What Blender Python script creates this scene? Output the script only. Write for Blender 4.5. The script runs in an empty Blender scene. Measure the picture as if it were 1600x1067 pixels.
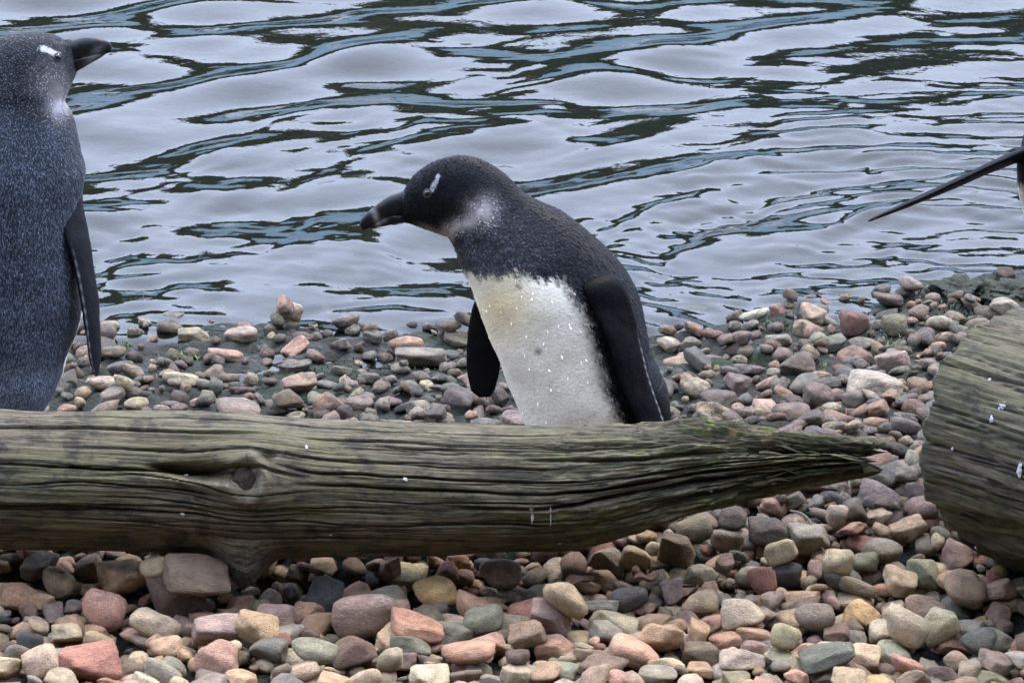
import bpy, bmesh, math, random
import numpy as np
from mathutils import Vector, Matrix
R = math.radians
rng = np.random.default_rng(11)
random.seed(5)
scene = bpy.context.scene
COL = scene.collection

# ------------------------------------------------------------------ camera
PITCH = R(16.5); F = 6325.0; CAMZ = 1.8          # F in photo pixels (photo 1600 x 1067)
cd = bpy.data.cameras.new('camera'); cam = bpy.data.objects.new('camera', cd); COL.objects.link(cam)
cam.location = (0, 0, CAMZ); cam.rotation_euler = (math.pi/2 - PITCH, 0, 0)
cd.sensor_width = 36; cd.lens = 36*F/1600; cd.clip_start = .1; cd.clip_end = 400
scene.camera = cam
# ------------------------------------------------------------------ sky, sun, exposure
SUN_EL, SUN_AZ = R(58), R(35)                    # pale sun through cloud, from behind and to the right
w = bpy.data.worlds.new('World'); scene.world = w; w.use_nodes = True
nt = w.node_tree; nt.nodes.clear()
wo = nt.nodes.new('ShaderNodeOutputWorld'); bg = nt.nodes.new('ShaderNodeBackground')
sky = nt.nodes.new('ShaderNodeTexSky'); sky.sky_type = 'NISHITA'; sky.sun_disc = False
sky.sun_elevation = SUN_EL; sky.sun_rotation = SUN_AZ; sky.air_density = 1.0; sky.dust_density = 4.0; sky.ozone_density = 1.0
mixc = nt.nodes.new('ShaderNodeMix'); mixc.data_type = 'RGBA'
mixc.inputs['Factor'].default_value = .8
tcw = nt.nodes.new('ShaderNodeTexCoord'); sxw = nt.nodes.new('ShaderNodeSeparateXYZ'); mrw = nt.nodes.new('ShaderNodeMapRange')
nt.links.new(tcw.outputs['Generated'], sxw.inputs[0]); nt.links.new(sxw.outputs['Z'], mrw.inputs['Value'])
mrw.inputs['From Min'].default_value = 0; mrw.inputs['From Max'].default_value = 1; mrw.inputs['To Min'].default_value = .46; mrw.inputs['To Max'].default_value = 1.0
vmw = nt.nodes.new('ShaderNodeVectorMath'); vmw.operation = 'SCALE'; vmw.inputs[0].default_value = (17.2, 19.7, 26.4)   # evenly clouded deck, brightest overhead
nt.links.new(mrw.outputs[0], vmw.inputs['Scale']); nt.links.new(vmw.outputs[0], mixc.inputs['B'])
nt.links.new(sky.outputs[0], mixc.inputs['A']); nt.links.new(mixc.outputs['Result'], bg.inputs[0])
bg.inputs[1].default_value = .12
nt.links.new(bg.outputs[0], wo.inputs[0])
sd = bpy.data.lights.new('sun', 'SUN'); sun = bpy.data.objects.new('sun', sd); COL.objects.link(sun)
sd.energy = 1.5; sd.angle = R(14); sd.color = (1, .87, .72)
sv = Vector((math.sin(SUN_AZ)*math.cos(SUN_EL), math.cos(SUN_AZ)*math.cos(SUN_EL), math.sin(SUN_EL)))
sun.rotation_euler = sv.to_track_quat('Z', 'Y').to_euler(); sun.location = (2, 4, 6)
vs = scene.view_settings; vs.view_transform = 'Standard'; vs.look = 'None'; vs.exposure = 1.32; vs.gamma = 1; vs.use_curve_mapping = False

# ------------------------------------------------------------------ helpers
CP = np.array([0, 0, CAMZ])
FW = np.array([0, math.cos(PITCH), -math.sin(PITCH)]); UP = np.array([0, math.sin(PITCH), math.cos(PITCH)])
def ray(u, v): return FW + np.array([1., 0, 0])*((u-800)/F) + UP*((533.5-v)/F)
def at_y(u, v, y): d = ray(u, v); return CP + d*(y/d[1])
def at_z(u, v, z): d = ray(u, v); return CP + d*((z-CAMZ)/d[2])
def project(P):
    q = np.asarray(P) - CP; dep = q @ FW
    return 800 + F*q[..., 0]/dep, 533.5 - F*(q @ UP)/dep, dep
def lin(r, g, b, k=1.0):
    f = lambda c: ((c/255+.055)/1.055)**2.4 if c > 10 else c/255/12.92
    return np.array([f(r), f(g), f(b)])*k
def _h(ix, iy, iz, seed):
    n = (ix.astype(np.int64)*374761393 + iy.astype(np.int64)*668265263 + iz.astype(np.int64)*2147483647 + seed*1274126177) & 0xffffffff
    n = ((n ^ (n >> 13))*1274126177) & 0xffffffff
    n = ((n ^ (n >> 16))*2246822519) & 0xffffffff
    return ((n ^ (n >> 15)) & 0xffffff)/float(0xffffff)
def noise(x, y, z=0., seed=0):
    x, y, z = np.broadcast_arrays(np.asarray(x, float), np.asarray(y, float), np.asarray(z, float))
    ix, iy, iz = np.floor(x), np.floor(y), np.floor(z)
    fx, fy, fz = x-ix, y-iy, z-iz
    s = lambda t: t*t*t*(t*(t*6-15)+10)
    fx, fy, fz = s(fx), s(fy), s(fz); r = 0
    for a in (0, 1):
        for b in (0, 1):
            for c in (0, 1):
                r = r + _h(ix+a, iy+b, iz+c, seed)*(fx if a else 1-fx)*(fy if b else 1-fy)*(fz if c else 1-fz)
    return r*2-1
def fbm(x, y, z=0., seed=0, octv=4, gain=.5):
    r, a, f = 0, 1, 1
    for o in range(octv):
        r = r + a*noise(np.asarray(x)*f, np.asarray(y)*f, np.asarray(z)*f, seed+o*17); a *= gain; f *= 2.03
    return r
def sstep(a, b, x):
    t = np.clip((np.asarray(x, float)-a)/(b-a), 0, 1); return t*t*(3-2*t)

def link(o, parent=None):
    COL.objects.link(o)
    if parent is not None: o.parent = parent
    return o
def tag(o, label=None, cat=None, group=None, kind=None):
    for k, v in (('label', label), ('category', cat), ('group', group), ('kind', kind)):
        if v: o[k] = v
    return o
def mesh_np(name, V, faces, mat, parent=None, smooth=True):
    me = bpy.data.meshes.new(name)
    V = np.asarray(V, float); faces = np.asarray(faces, np.int32); k = faces.shape[1]
    me.vertices.add(len(V)); me.vertices.foreach_set('co', V.ravel())
    me.loops.add(faces.size); me.loops.foreach_set('vertex_index', faces.ravel())
    me.polygons.add(len(faces)); me.polygons.foreach_set('loop_start', np.arange(0, faces.size, k, dtype=np.int32))
    me.update(calc_edges=True); me.validate()
    me.polygons.foreach_set('use_smooth', np.full(len(me.polygons), smooth)); me.update()
    me.materials.append(mat)
    o = bpy.data.objects.new(name, me); return link(o, parent)
def set_attr(o, name, arr, kind='FLOAT_COLOR'):
    a = o.data.attributes.new(name, kind, 'POINT')
    if kind == 'FLOAT_COLOR':
        arr = np.asarray(arr, float)
        if arr.shape[1] == 3: arr = np.hstack([arr, np.ones((len(arr), 1))])
        a.data.foreach_set('color', arr.ravel())
    elif kind == 'FLOAT_VECTOR': a.data.foreach_set('vector', np.asarray(arr, float).ravel())
    else: a.data.foreach_set('value', np.asarray(arr, float).ravel())
def grid_faces(nr, ns, wrap):
    i = np.arange(nr-1)[:, None]; j = np.arange(ns if wrap else ns-1)[None, :]; j2 = (j+1) % ns
    return np.stack(np.broadcast_arrays(i*ns+j, i*ns+j2, (i+1)*ns+j2, (i+1)*ns+j), -1).reshape(-1, 4)

class NT:                                         # short-hand for building node trees
    def __init__(s, name):
        s.m = bpy.data.materials.new(name); s.m.use_nodes = True; s.t = s.m.node_tree; s.t.nodes.clear()
        s.out = s.t.nodes.new('ShaderNodeOutputMaterial')
    def n(s, typ, **k):
        nd = s.t.nodes.new(typ)
        for a, b in k.items():
            if a.startswith('in_'): s.set(nd.inputs[a[3:].replace('_', ' ')], b)
            else: setattr(nd, a, b)
        return nd
    def set(s, sock, v):
        if isinstance(v, bpy.types.NodeSocket): s.t.links.new(v, sock)
        else:
            if hasattr(v, '__len__') and len(v) == 3 and sock.type == 'RGBA': v = (*v, 1)
            sock.default_value = v
    def noise(s, vec, scale, detail=4, rough=.5, dist=0.):
        nd = s.n('ShaderNodeTexNoise'); s.set(nd.inputs['Vector'], vec); nd.inputs['Scale'].default_value = scale
        nd.inputs['Detail'].default_value = detail; nd.inputs['Roughness'].default_value = rough; nd.inputs['Distortion'].default_value = dist
        return nd.outputs['Fac']
    def ramp(s, fac, *stops):
        nd = s.n('ShaderNodeValToRGB'); s.set(nd.inputs[0], fac); el = nd.color_ramp.elements
        while len(el) < len(stops): el.new(.5)
        for e, (p, c) in zip(el, stops):
            e.position = p; e.color = (c, c, c, 1) if np.isscalar(c) else (*c, 1)
        return nd.outputs[0]
    def mix(s, fac, a, b, mode='MIX'):
        nd = s.n('ShaderNodeMix', data_type='RGBA', blend_type=mode)
        s.set(nd.inputs['Factor'], fac); s.set(nd.inputs['A'], a); s.set(nd.inputs['B'], b); return nd.outputs['Result']
    def math(s, op, a, b=0., c=0., clamp=False):
        nd = s.n('ShaderNodeMath', operation=op, use_clamp=clamp); s.set(nd.inputs[0], a); s.set(nd.inputs[1], b); s.set(nd.inputs[2], c); return nd.outputs[0]
    def vmul(s, v, k):
        nd = s.n('ShaderNodeVectorMath', operation='MULTIPLY'); s.set(nd.inputs[0], v); nd.inputs[1].default_value = k; return nd.outputs[0]
    def vadd(s, v, k):
        nd = s.n('ShaderNodeVectorMath', operation='ADD'); s.set(nd.inputs[0], v); s.set(nd.inputs[1], k); return nd.outputs[0]
    def attr(s, name, out='Color'):
        return s.n('ShaderNodeAttribute', attribute_name=name).outputs[out]
    def bump(s, h, strength=.5, dist=.01, normal=None):
        nd = s.n('ShaderNodeBump'); s.set(nd.inputs['Height'], h); nd.inputs['Strength'].default_value = strength; nd.inputs['Distance'].default_value = dist
        if normal is not None: s.set(nd.inputs['Normal'], normal)
        return nd.outputs[0]
    def bsdf(s, col, rough=.6, normal=None, spec=.5, coat=0., sheen=0.):
        b = s.n('ShaderNodeBsdfPrincipled'); s.set(b.inputs['Base Color'], col); s.set(b.inputs['Roughness'], rough)
        s.set(b.inputs['Specular IOR Level'], spec)
        if coat: b.inputs['Coat Weight'].default_value = coat; b.inputs['Coat Roughness'].default_value = .15
        if sheen: b.inputs['Sheen Weight'].default_value = sheen
        if normal is not None: s.set(b.inputs['Normal'], normal)
        s.t.links.new(b.outputs[0], s.out.inputs[0]); return s.m

# ------------------------------------------------------------------ materials
def stone_mat(name, joined):
    k = NT(name)
    if joined:
        col = k.attr('tint'); wet = k.attr('tint', 'Alpha'); vec = k.attr('pos', 'Vector'); rnd = k.attr('rnd', 'Fac')
    else:
        oi = k.n('ShaderNodeObjectInfo'); col = oi.outputs['Color']; wet = oi.outputs['Alpha']; rnd = oi.outputs['Random']
        tc = k.n('ShaderNodeTexCoord').outputs['Object']
        cx = k.n('ShaderNodeCombineXYZ'); k.set(cx.inputs[0], k.math('MULTIPLY', rnd, 91.)); k.set(cx.inputs[1], k.math('MULTIPLY', rnd, 37.))
        vec = k.vadd(tc, cx.outputs[0])
    big = k.noise(vec, 1.3, 5, .62); fine = k.noise(vec, 9., 6, .7); spk = k.noise(vec, 26., 2, .5)
    c = k.mix(1., col, k.ramp(big, (.25, (.5, .48, .47)), (.5, (.96, .96, .96)), (.75, (1.36, 1.32, 1.24))), 'MULTIPLY')
    c = k.mix(.8, c, k.ramp(fine, (.3, .6), (.5, 1.), (.72, 1.3)), 'MULTIPLY')
    # some stones are speckled and pitted, some carry pale veins
    speck = k.math('MULTIPLY', k.math('GREATER_THAN', rnd, .55), k.ramp(spk, (.36, 1.), (.43, 0.)))
    c = k.mix(k.math('MULTIPLY', speck, .65), c, k.mix(1., c, (.35, .33, .33), 'MULTIPLY'))
    vn = k.noise(vec, .8, 3, .5, .3)
    vein = k.ramp(vn, (.488, 0.), (.5, 1.), (.512, 0.))
    c = k.mix(k.math('MULTIPLY', vein, k.math('MULTIPLY', k.math('LESS_THAN', rnd, .22), .35)), c, (.6, .57, .52))
    alg = k.noise(vec, 1.7, 5, .65)
    c = k.mix(k.math('MULTIPLY', wet, k.ramp(alg, (.42, 0.), (.6, .8))), c, (.05, .05, .036))
    c = k.mix(k.math('MULTIPLY', wet, .34), c, k.mix(1., c, (.45, .45, .44), 'MULTIPLY'))
    pit = k.math('MULTIPLY', k.math('GREATER_THAN', rnd, .4), k.ramp(k.noise(vec, 15., 4, .65), (.3, 0.), (.52, 1.)))
    h = k.math('ADD', k.math('MULTIPLY', big, .5), k.math('ADD', k.math('MULTIPLY', fine, .5), k.math('MULTIPLY', pit, .26)))
    nb = k.bump(h, .95, .02)
    rough = k.math('SUBTRACT', .78, k.math('MULTIPLY', wet, k.ramp(big, (.35, .62), (.65, .3))))
    return k.bsdf(c, rough, nb, .4)
M_stone = stone_mat('pebble_stone', False); M_stones = stone_mat('pebble_stone_joined', True)

k = NT('wet_mud'); tc = k.n('ShaderNodeTexCoord').outputs['Object']
a = k.noise(tc, 9, 6, .65); b = k.noise(tc, 45, 6, .7); g = k.noise(tc, 5.5, 3, .6)
c = k.mix(a, (.012, .014, .011), (.045, .048, .037)); c = k.mix(k.ramp(b, (.45, 0.), (.75, .5)), c, (.06, .056, .045))
c = k.mix(k.ramp(g, (.46, 0.), (.6, .85)), c, (.026, .04, .018))
M_mud = k.bsdf(c, k.ramp(a, (.36, .35), (.5, .9)), k.bump(k.math('ADD', a, k.math('MULTIPLY', b, .6)), 1., .08), .35)

def wood_mat(name, tone=1., olive=.5, brown=.6):
    k = NT(name); v = k.attr('grain', 'Vector'); dec = k.attr('decay', 'Fac')
    T = lambda *c: tuple(np.array(c)*tone)
    ring = k.noise(k.vmul(v, (7., 260., 1.)), 1., 8, .72, .05)
    fib = k.noise(k.vmul(v, (60., 1000., 1.)), 1., 4, .7)
    big = k.noise(k.vmul(v, (4., 9., 1.)), 1., 6, .62, .3)
    mot = k.noise(k.vmul(v, (22., 34., 3.)), 1., 8, .74, .4)
    mot2 = k.noise(k.vmul(v, (9., 30., 3.)), 1.7, 7, .7, .2)
    c = k.mix(k.ramp(ring, (.28, 0.), (.72, 1.)), T(.10, .08, .05), T(.33, .275, .185))
    c = k.mix(k.ramp(big, (.42, 0.), (.6, olive)), c, k.mix(ring, T(.062, .065, .018), T(.26, .25, .08)))
    c = k.mix(k.ramp(k.noise(k.vmul(v, (3., 12., 1.)), 1.7, 6, .68, .3), (.5, 0.), (.66, brown)), c, k.mix(ring, T(.075, .048, .027), T(.25, .165, .095)))
    pale = k.noise(k.vmul(v, (5., 40., 2.)), 1.3, 7, .68)
    c = k.mix(k.ramp(pale, (.54, 0.), (.7, .7)), c, k.mix(ring, T(.25, .2, .13), T(.56, .475, .33)))
    c = k.mix(k.ramp(mot, (.5, 0.), (.6, .8)), c, T(.04, .035, .024))
    c = k.mix(k.ramp(mot2, (.54, 0.), (.66, .85)), c, T(.03, .027, .018))
    c = k.mix(.75, c, k.mix(1., c, k.ramp(fib, (.3, .45), (.5, 1.), (.7, 1.5)), 'MULTIPLY'))
    dn = k.noise(k.vmul(v, (9., 34., 1.)), 1., 7, .72)
    dm = k.math('MULTIPLY', dec, k.ramp(dn, (.45, 0.), (.54, 1.)))
    c = k.mix(dm, c, k.mix(mot, (.014, .014, .008), (.06, .066, .018)))
    moss = k.math('MULTIPLY', dec, k.ramp(k.noise(k.vmul(v, (18., 32., 1.)), 1.2, 6, .72), (.55, 0.), (.63, .85)))
    c = k.mix(moss, c, k.mix(fib, (.05, .07, .008), (.15, .17, .03)))
    orange = k.math('MULTIPLY', dec, k.ramp(k.noise(k.vmul(v, (20., 60., 1.)), 1.1, 4, .6), (.62, 0.), (.72, .75)))
    c = k.mix(orange, c, (.27, .15, .06))
    chk = k.ramp(k.noise(k.vmul(v, (3.2, 130., 1.)), 1., 5, .6, .1), (.472, 0.), (.488, 1.), (.504, 0.))
    chk = k.math('MULTIPLY', chk, k.ramp(k.noise(k.vmul(v, (7., 22., 1.)), 1., 3, .5), (.42, 0.), (.56, .9)))
    c = k.mix(chk, c, (.010, .009, .007))
    c = k.mix(k.math('MULTIPLY', k.attr('crack', 'Fac'), .9, clamp=True), c, (.010, .009, .007))
    h = k.math('ADD', k.math('MULTIPLY', ring, .4), k.math('ADD', k.math('MULTIPLY', fib, .25), k.math('MULTIPLY', mot, .45)))
    h = k.math('SUBTRACT', h, k.math('MULTIPLY', chk, .7)); nb = k.bump(h, .9, .0045)
    return k.bsdf(c, k.ramp(big, (.35, .8), (.7, .5)), nb, .3)
M_log = wood_mat('weathered_log_wood', .5, .75); M_log2 = wood_mat('mossy_stump_wood', .42, .95, .8)
k = NT('rotten_knot_wood'); tc = k.n('ShaderNodeTexCoord').outputs['Object']
a = k.noise(tc, 140, 6, .7); b = k.noise(k.vmul(tc, (1, 1, 1)), 45, 4, .6)
M_knot = k.bsdf(k.mix(a, (.006, .005, .004), (.07, .05, .032)), .85, k.bump(k.math('ADD', a, b), 1., .008), .3)

def feather_mat(name, bumpy, spec=.08):
    k = NT(name); col = k.attr('tint'); v = k.attr('fpos', 'Vector')
    vo = k.n('ShaderNodeTexVoronoi'); k.set(vo.inputs['Vector'], k.vmul(v, (1., .42, 1.))); vo.inputs['Scale'].default_value = 260
    n1 = k.noise(v, 300, 3, .6)
    h = k.math('ADD', k.math('MULTIPLY', vo.outputs['Distance'], -1.), n1)
    c = k.mix(.55, col, k.mix(1., col, k.ramp(n1, (.3, .78), (.55, 1.), (.75, 1.2)), 'MULTIPLY'))
    return k.bsdf(c, .5, k.bump(h, bumpy, .003), spec)
M_feather = feather_mat('penguin_plumage', .16); M_flip = feather_mat('penguin_flipper_skin', .12, .03)
k = NT('penguin_feather_tips'); M_tips = k.bsdf(k.attr('tint'), .5, None, .06)
k = NT('penguin_bill_horn'); c = k.attr('tint'); tc = k.n('ShaderNodeTexCoord').outputs['Object']
n1 = k.noise(tc, 160, 4, .6)
M_bill = k.bsdf(k.mix(.6, c, k.mix(1., c, k.ramp(n1, (.3, .55), (.7, 1.4)), 'MULTIPLY')), k.ramp(n1, (.3, .28), (.7, .5)), k.bump(n1, .35, .002), .22)
k = NT('penguin_eye'); M_eye = k.bsdf((.012, .008, .006), .05, None, .6)
k = NT('penguin_eyelid'); M_lid = k.bsdf((.045, .04, .042), .5, None, .4)
k = NT('penguin_foot_skin'); tc = k.n('ShaderNodeTexCoord').outputs['Object']
M_foot = k.bsdf(k.mix(k.noise(tc, 120, 4), (.012, .012, .013), (.06, .055, .055)), .6, None, .4)
k = NT('water_bead'); b = k.n('ShaderNodeBsdfPrincipled'); b.inputs['Base Color'].default_value = (1, 1, 1, 1); b.inputs['Roughness'].default_value = .03
b.inputs['IOR'].default_value = 1.33; b.inputs['Transmission Weight'].default_value = 1.; k.t.links.new(b.outputs[0], k.out.inputs[0]); M_bead = k.m
k = NT('bird_dropping'); tc = k.n('ShaderNodeTexCoord').outputs['Object']
M_drop = k.bsdf(k.mix(k.noise(tc, 200, 3), (.2, .2, .19), (.6, .6, .6)), .7)
k = NT('pine_needle'); M_needle = k.bsdf((.17, .06, .03), .6)
k = NT('twig_bark'); tc = k.n('ShaderNodeTexCoord').outputs['Object']; M_twig = k.bsdf(k.mix(k.noise(tc, 150, 3), (.06, .045, .03), (.16, .12, .08)), .8)
k = NT('dead_leaf'); tc = k.n('ShaderNodeTexCoord').outputs['Object']; M_leaf = k.bsdf(k.mix(k.noise(tc, 60, 4), (.07, .03, .016), (.2, .1, .055)), .7)
k = NT('grass_blade'); M_grass = k.bsdf(k.attr('tint'), .6)
k = NT('hedge_leaf'); M_hedge = k.bsdf(k.attr('tint'), .7)
k = NT('hedge_core'); M_core = k.bsdf((.012, .018, .01), .9)
k = NT('pond_wall_concrete'); tc = k.n('ShaderNodeTexCoord').outputs['Object']
M_wall = k.bsdf(k.mix(k.noise(tc, 1.2, 5, .6), (.30, .43, .48), (.44, .56, .6)), .85)

k = NT('pond_water')                              # clear skin: fresnel mirror over tinted see-through water
fr = k.n('ShaderNodeFresnel'); fr.inputs[0].default_value = 1.33
tc = k.n('ShaderNodeTexCoord').outputs['Object']
nb = k.bump(k.noise(k.vmul(tc, (1., .8, 1.)), 22., 3, .5), .05, .02)
k.set(fr.inputs['Normal'], nb)
gl = k.n('ShaderNodeBsdfGlossy'); gl.inputs['Roughness'].default_value = .02; k.set(gl.inputs['Normal'], nb)
tr = k.n('ShaderNodeBsdfTransparent'); tr.inputs[0].default_value = (.5, .55, .5, 1)
mx = k.n('ShaderNodeMixShader'); k.set(mx.inputs[0], fr.outputs[0]); k.t.links.new(tr.outputs[0], mx.inputs[1]); k.t.links.new(gl.outputs[0], mx.inputs[2])
k.t.links.new(mx.outputs[0], k.out.inputs[0]); M_water = k.m

# ------------------------------------------------------------------ ground and pond
WZ = -.045
shore_px = [(-500, 516), (0, 515), (160, 516), (400, 522), (700, 528), (900, 532), (1040, 526), (1140, 505), (1250, 482), (1400, 462), (1500, 446), (1600, 432), (2000, 415)]
sp = np.array([at_z(u, v, WZ) for u, v in shore_px])
def shore_y(x): return np.interp(x, sp[:, 0], sp[:, 1]) + .035*fbm(np.asarray(x)*5.5, 3.3, seed=4, octv=3)
def ground_z(x, y):
    x = np.asarray(x, float); y = np.asarray(y, float); d = shore_y(x) - y
    back = WZ + np.where(d > 0, .034*d, np.maximum(.16*d, -.55))
    mid = sstep(5.0, 5.3, y)
    base = -.062*(1-mid) + back*mid
    return base + .009*fbm(x*9, y*9, seed=8)*np.clip(d*3+.6, 0.3, 1) + .007*fbm(x*35, y*35, seed=2, octv=3)
xs = np.unique(np.concatenate([np.linspace(-30, -1.6, 26), np.arange(-1.6, 1.6, .012), np.linspace(1.6, 30, 26)]))
ys = np.unique(np.concatenate([np.linspace(-6, 4.2, 20), np.arange(4.2, 7.2, .012), np.linspace(7.2, 30, 60)]))
X, Y = np.meshgrid(xs, ys)
Z = ground_z(X, Y)
gnd = mesh_np('ground', np.stack([X, Y, Z], -1).reshape(-1, 3), grid_faces(len(ys), len(xs), False), M_mud)
tag(gnd, 'dark wet mud shore sloping into the pond', 'ground', kind='structure')

yw = [5.75]
while yw[-1] < 24.3: yw.append(yw[-1] + (.008 if yw[-1] < 9.6 else min(.008*(1+(yw[-1]-9.6)*4), .25)))
xw = [0.]
while xw[-1] < 16: xw.append(xw[-1] + (.009 if xw[-1] < 1.5 else min(.009*(1+(xw[-1]-1.5)*5), .4)))
xw = np.array(xw); xw = np.concatenate([-xw[:0:-1], xw]); yw = np.array(yw)
X, Y = np.meshgrid(xw, yw)
rc = at_z(1560, 415, WZ)
dx, dy = X-rc[0], Y-rc[1]; rr = np.hypot(dx, dy)
H = np.zeros_like(X)
def wave(lam, ang, slope, ph, warp=.0, ws=1.):
    k_ = 2*math.pi/lam; a = R(ang)
    ph_ = k_*(X*math.cos(a)+Y*math.sin(a)) + ph
    if warp: ph_ = ph_ + warp*fbm(X*ws, Y*ws, seed=int(lam*1000)+int(ang), octv=2)
    return np.sin(ph_)*slope/k_
calm = sstep(6.2, 7.4, Y)                          # the swell lies further out
left = 1-sstep(-.1, .85, X - .15*(Y-6.5))
big = 0
for lam, an, sl_, ph in [(.72, 142, .074, .3), (.52, 130, .062, 1.7), (.60, 52, .03, 4.), (.42, 146, .05, 2.2), (.40, 66, .026, 5.1), (.36, 95, .036, .8), (.30, 132, .034, 3.3), (.95, 92, .03, 2.)]:
    big = big + wave(lam*.74, an, sl_*1.06, ph, 1.7, 1.9)
H += big*(.4+.6*calm)*(.33+.67*left)
sm = wave(.17, 98, .05, .9, 2.5, 4.) + wave(.12, 70, .045, 2.9, 2.5, 6.) + wave(.08, 112, .04, 1.1, 3., 8.)
gust = sstep(-.15, .45, fbm(X*2.3, Y*1.3, seed=31, octv=3)); near = 1-sstep(6.3, 7.3, Y)
H += sm*(.08 + .4*gust + 1.2*gust*near)*(1-.6*sstep(7.6, 8.6, Y))
rip = sstep(.02, .35, rr)*np.exp(-(rr/1.35)**2)*(.25+.75*sstep(-.35, .45, fbm(X*5, Y*2.2, seed=44, octv=3)))
H += rip*(np.sin(2*math.pi*rr/.155 + 2.6*fbm(X*4, Y*4, seed=40, octv=3))*.15*.155/6.28 + np.sin(2*math.pi*rr/.07 + 3.2*fbm(X*7, Y*7, seed=41, octv=3))*.14*.07/6.28
          + np.sin(2*math.pi*rr/.33 + 1.8*fbm(X*2, Y*2, seed=42, octv=2))*.1*.33/6.28 + np.sin(2*math.pi*(X*.3+Y)/.05 + 3*fbm(X*6, Y*6, seed=43, octv=2))*.1*.05/6.28*near)
fine = wave(.13, 97, .075, .4, 3., 5.) + wave(.085, 78, .075, 2.1, 3., 8.) + wave(.055, 106, .07, 4.4, 3., 10.)
H += fine*(1-sstep(6.9, 7.9, Y))*sstep(.1, .5, X)*(.3+.7*sstep(-.3, .4, fbm(X*4, Y*3, seed=46, octv=3)))
H *= 1-.6*sstep(9.8, 14, Y)
water = mesh_np('pond_water', np.stack([X, Y, WZ+H], -1).reshape(-1, 3), grid_faces(len(yw), len(xw), False), M_water)
tag(water, 'rippled pond water mirroring pale sky and dark trees', 'water', kind='structure')

# the far bank, seen only mirrored in the water
def box(name, x0, x1, y0, y1, z0, z1, mat, parent=None):
    V = [(x, y, z) for x in (x0, x1) for y in (y0, y1) for z in (z0, z1)]
    Fc = [(0, 1, 3, 2), (4, 6, 7, 5), (0, 4, 5, 1), (2, 3, 7, 6), (0, 2, 6, 4), (1, 5, 7, 3)]
    return mesh_np(name, V, Fc, mat, parent, False)
FB = 24.
wl = box('pond_wall', -17, 17, FB, FB+.5, -.7, 1.95, M_wall); tag(wl, 'low pale concrete wall along the far side of the pond', 'wall', kind='structure')
def hedge(name, label, y0, zt, zb_, nh, dirn, lo, hi, sd):
    hx = rng.uniform(-17, 17, nh); tf = lambda x: zt + .13*zt*fbm(x*.55, 1.5, seed=sd) + .09*zt*fbm(x*2.2, 2.5, seed=sd+1)
    hz = zb_ + (tf(hx)-zb_)*rng.random(nh)**.6; hy = y0 + dirn*rng.uniform(0, 1.3, nh)
    P = np.stack([hx, hy, hz], -1); a1 = rng.normal(size=(nh, 3)); a1 /= np.linalg.norm(a1, axis=1)[:, None]
    a2 = np.cross(a1, rng.normal(size=(nh, 3))); a2 /= np.linalg.norm(a2, axis=1)[:, None]
    s1 = rng.uniform(lo, hi, nh)[:, None]
    V = np.stack([P-a1*s1, P+a2*s1*.6, P+a1*s1, P-a2*s1*.6], 1).reshape(-1, 3)
    hd = mesh_np('hedge', V, np.arange(nh*4).reshape(-1, 4), M_hedge, None, False)
    tint = np.array([.028, .045, .022])*(rng.uniform(.5, 1.6, nh)[:, None]) + np.array([.05, .028, .0])*np.clip(fbm(hx*.5+.8, 7., seed=52)*1.5, 0, 1)[:, None]
    set_attr(hd, 'tint', np.repeat(tint, 4, 0)); tag(hd, label, 'hedge')
    cx = np.linspace(-17, 17, 240); ct = tf(cx)*.93; o_ = np.ones(240)
    cv = np.concatenate([np.stack([cx, o_*(y0+dirn*.4), -.3*o_], -1), np.stack([cx, o_*(y0+dirn*.4), ct], -1), np.stack([cx, o_*(y0+dirn*1.), ct], -1), np.stack([cx, o_*(y0+dirn*1.), -.3*o_], -1)])
    mesh_np('branches', cv, grid_faces(4, 240, False), M_core, hd)
hedge('hedge', 'dense dark green hedge beyond the far pond wall', FB+.7, 4.2, 1.5, 18000, 1, .05, .13, 50)
hedge('hedge', 'unseen tall dark hedge added behind the camera to block low sky light', -1.8, 9., 0, 9000, -1, .12, .3, 150)  # out of view, added to cut sky light from the camera side

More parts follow.
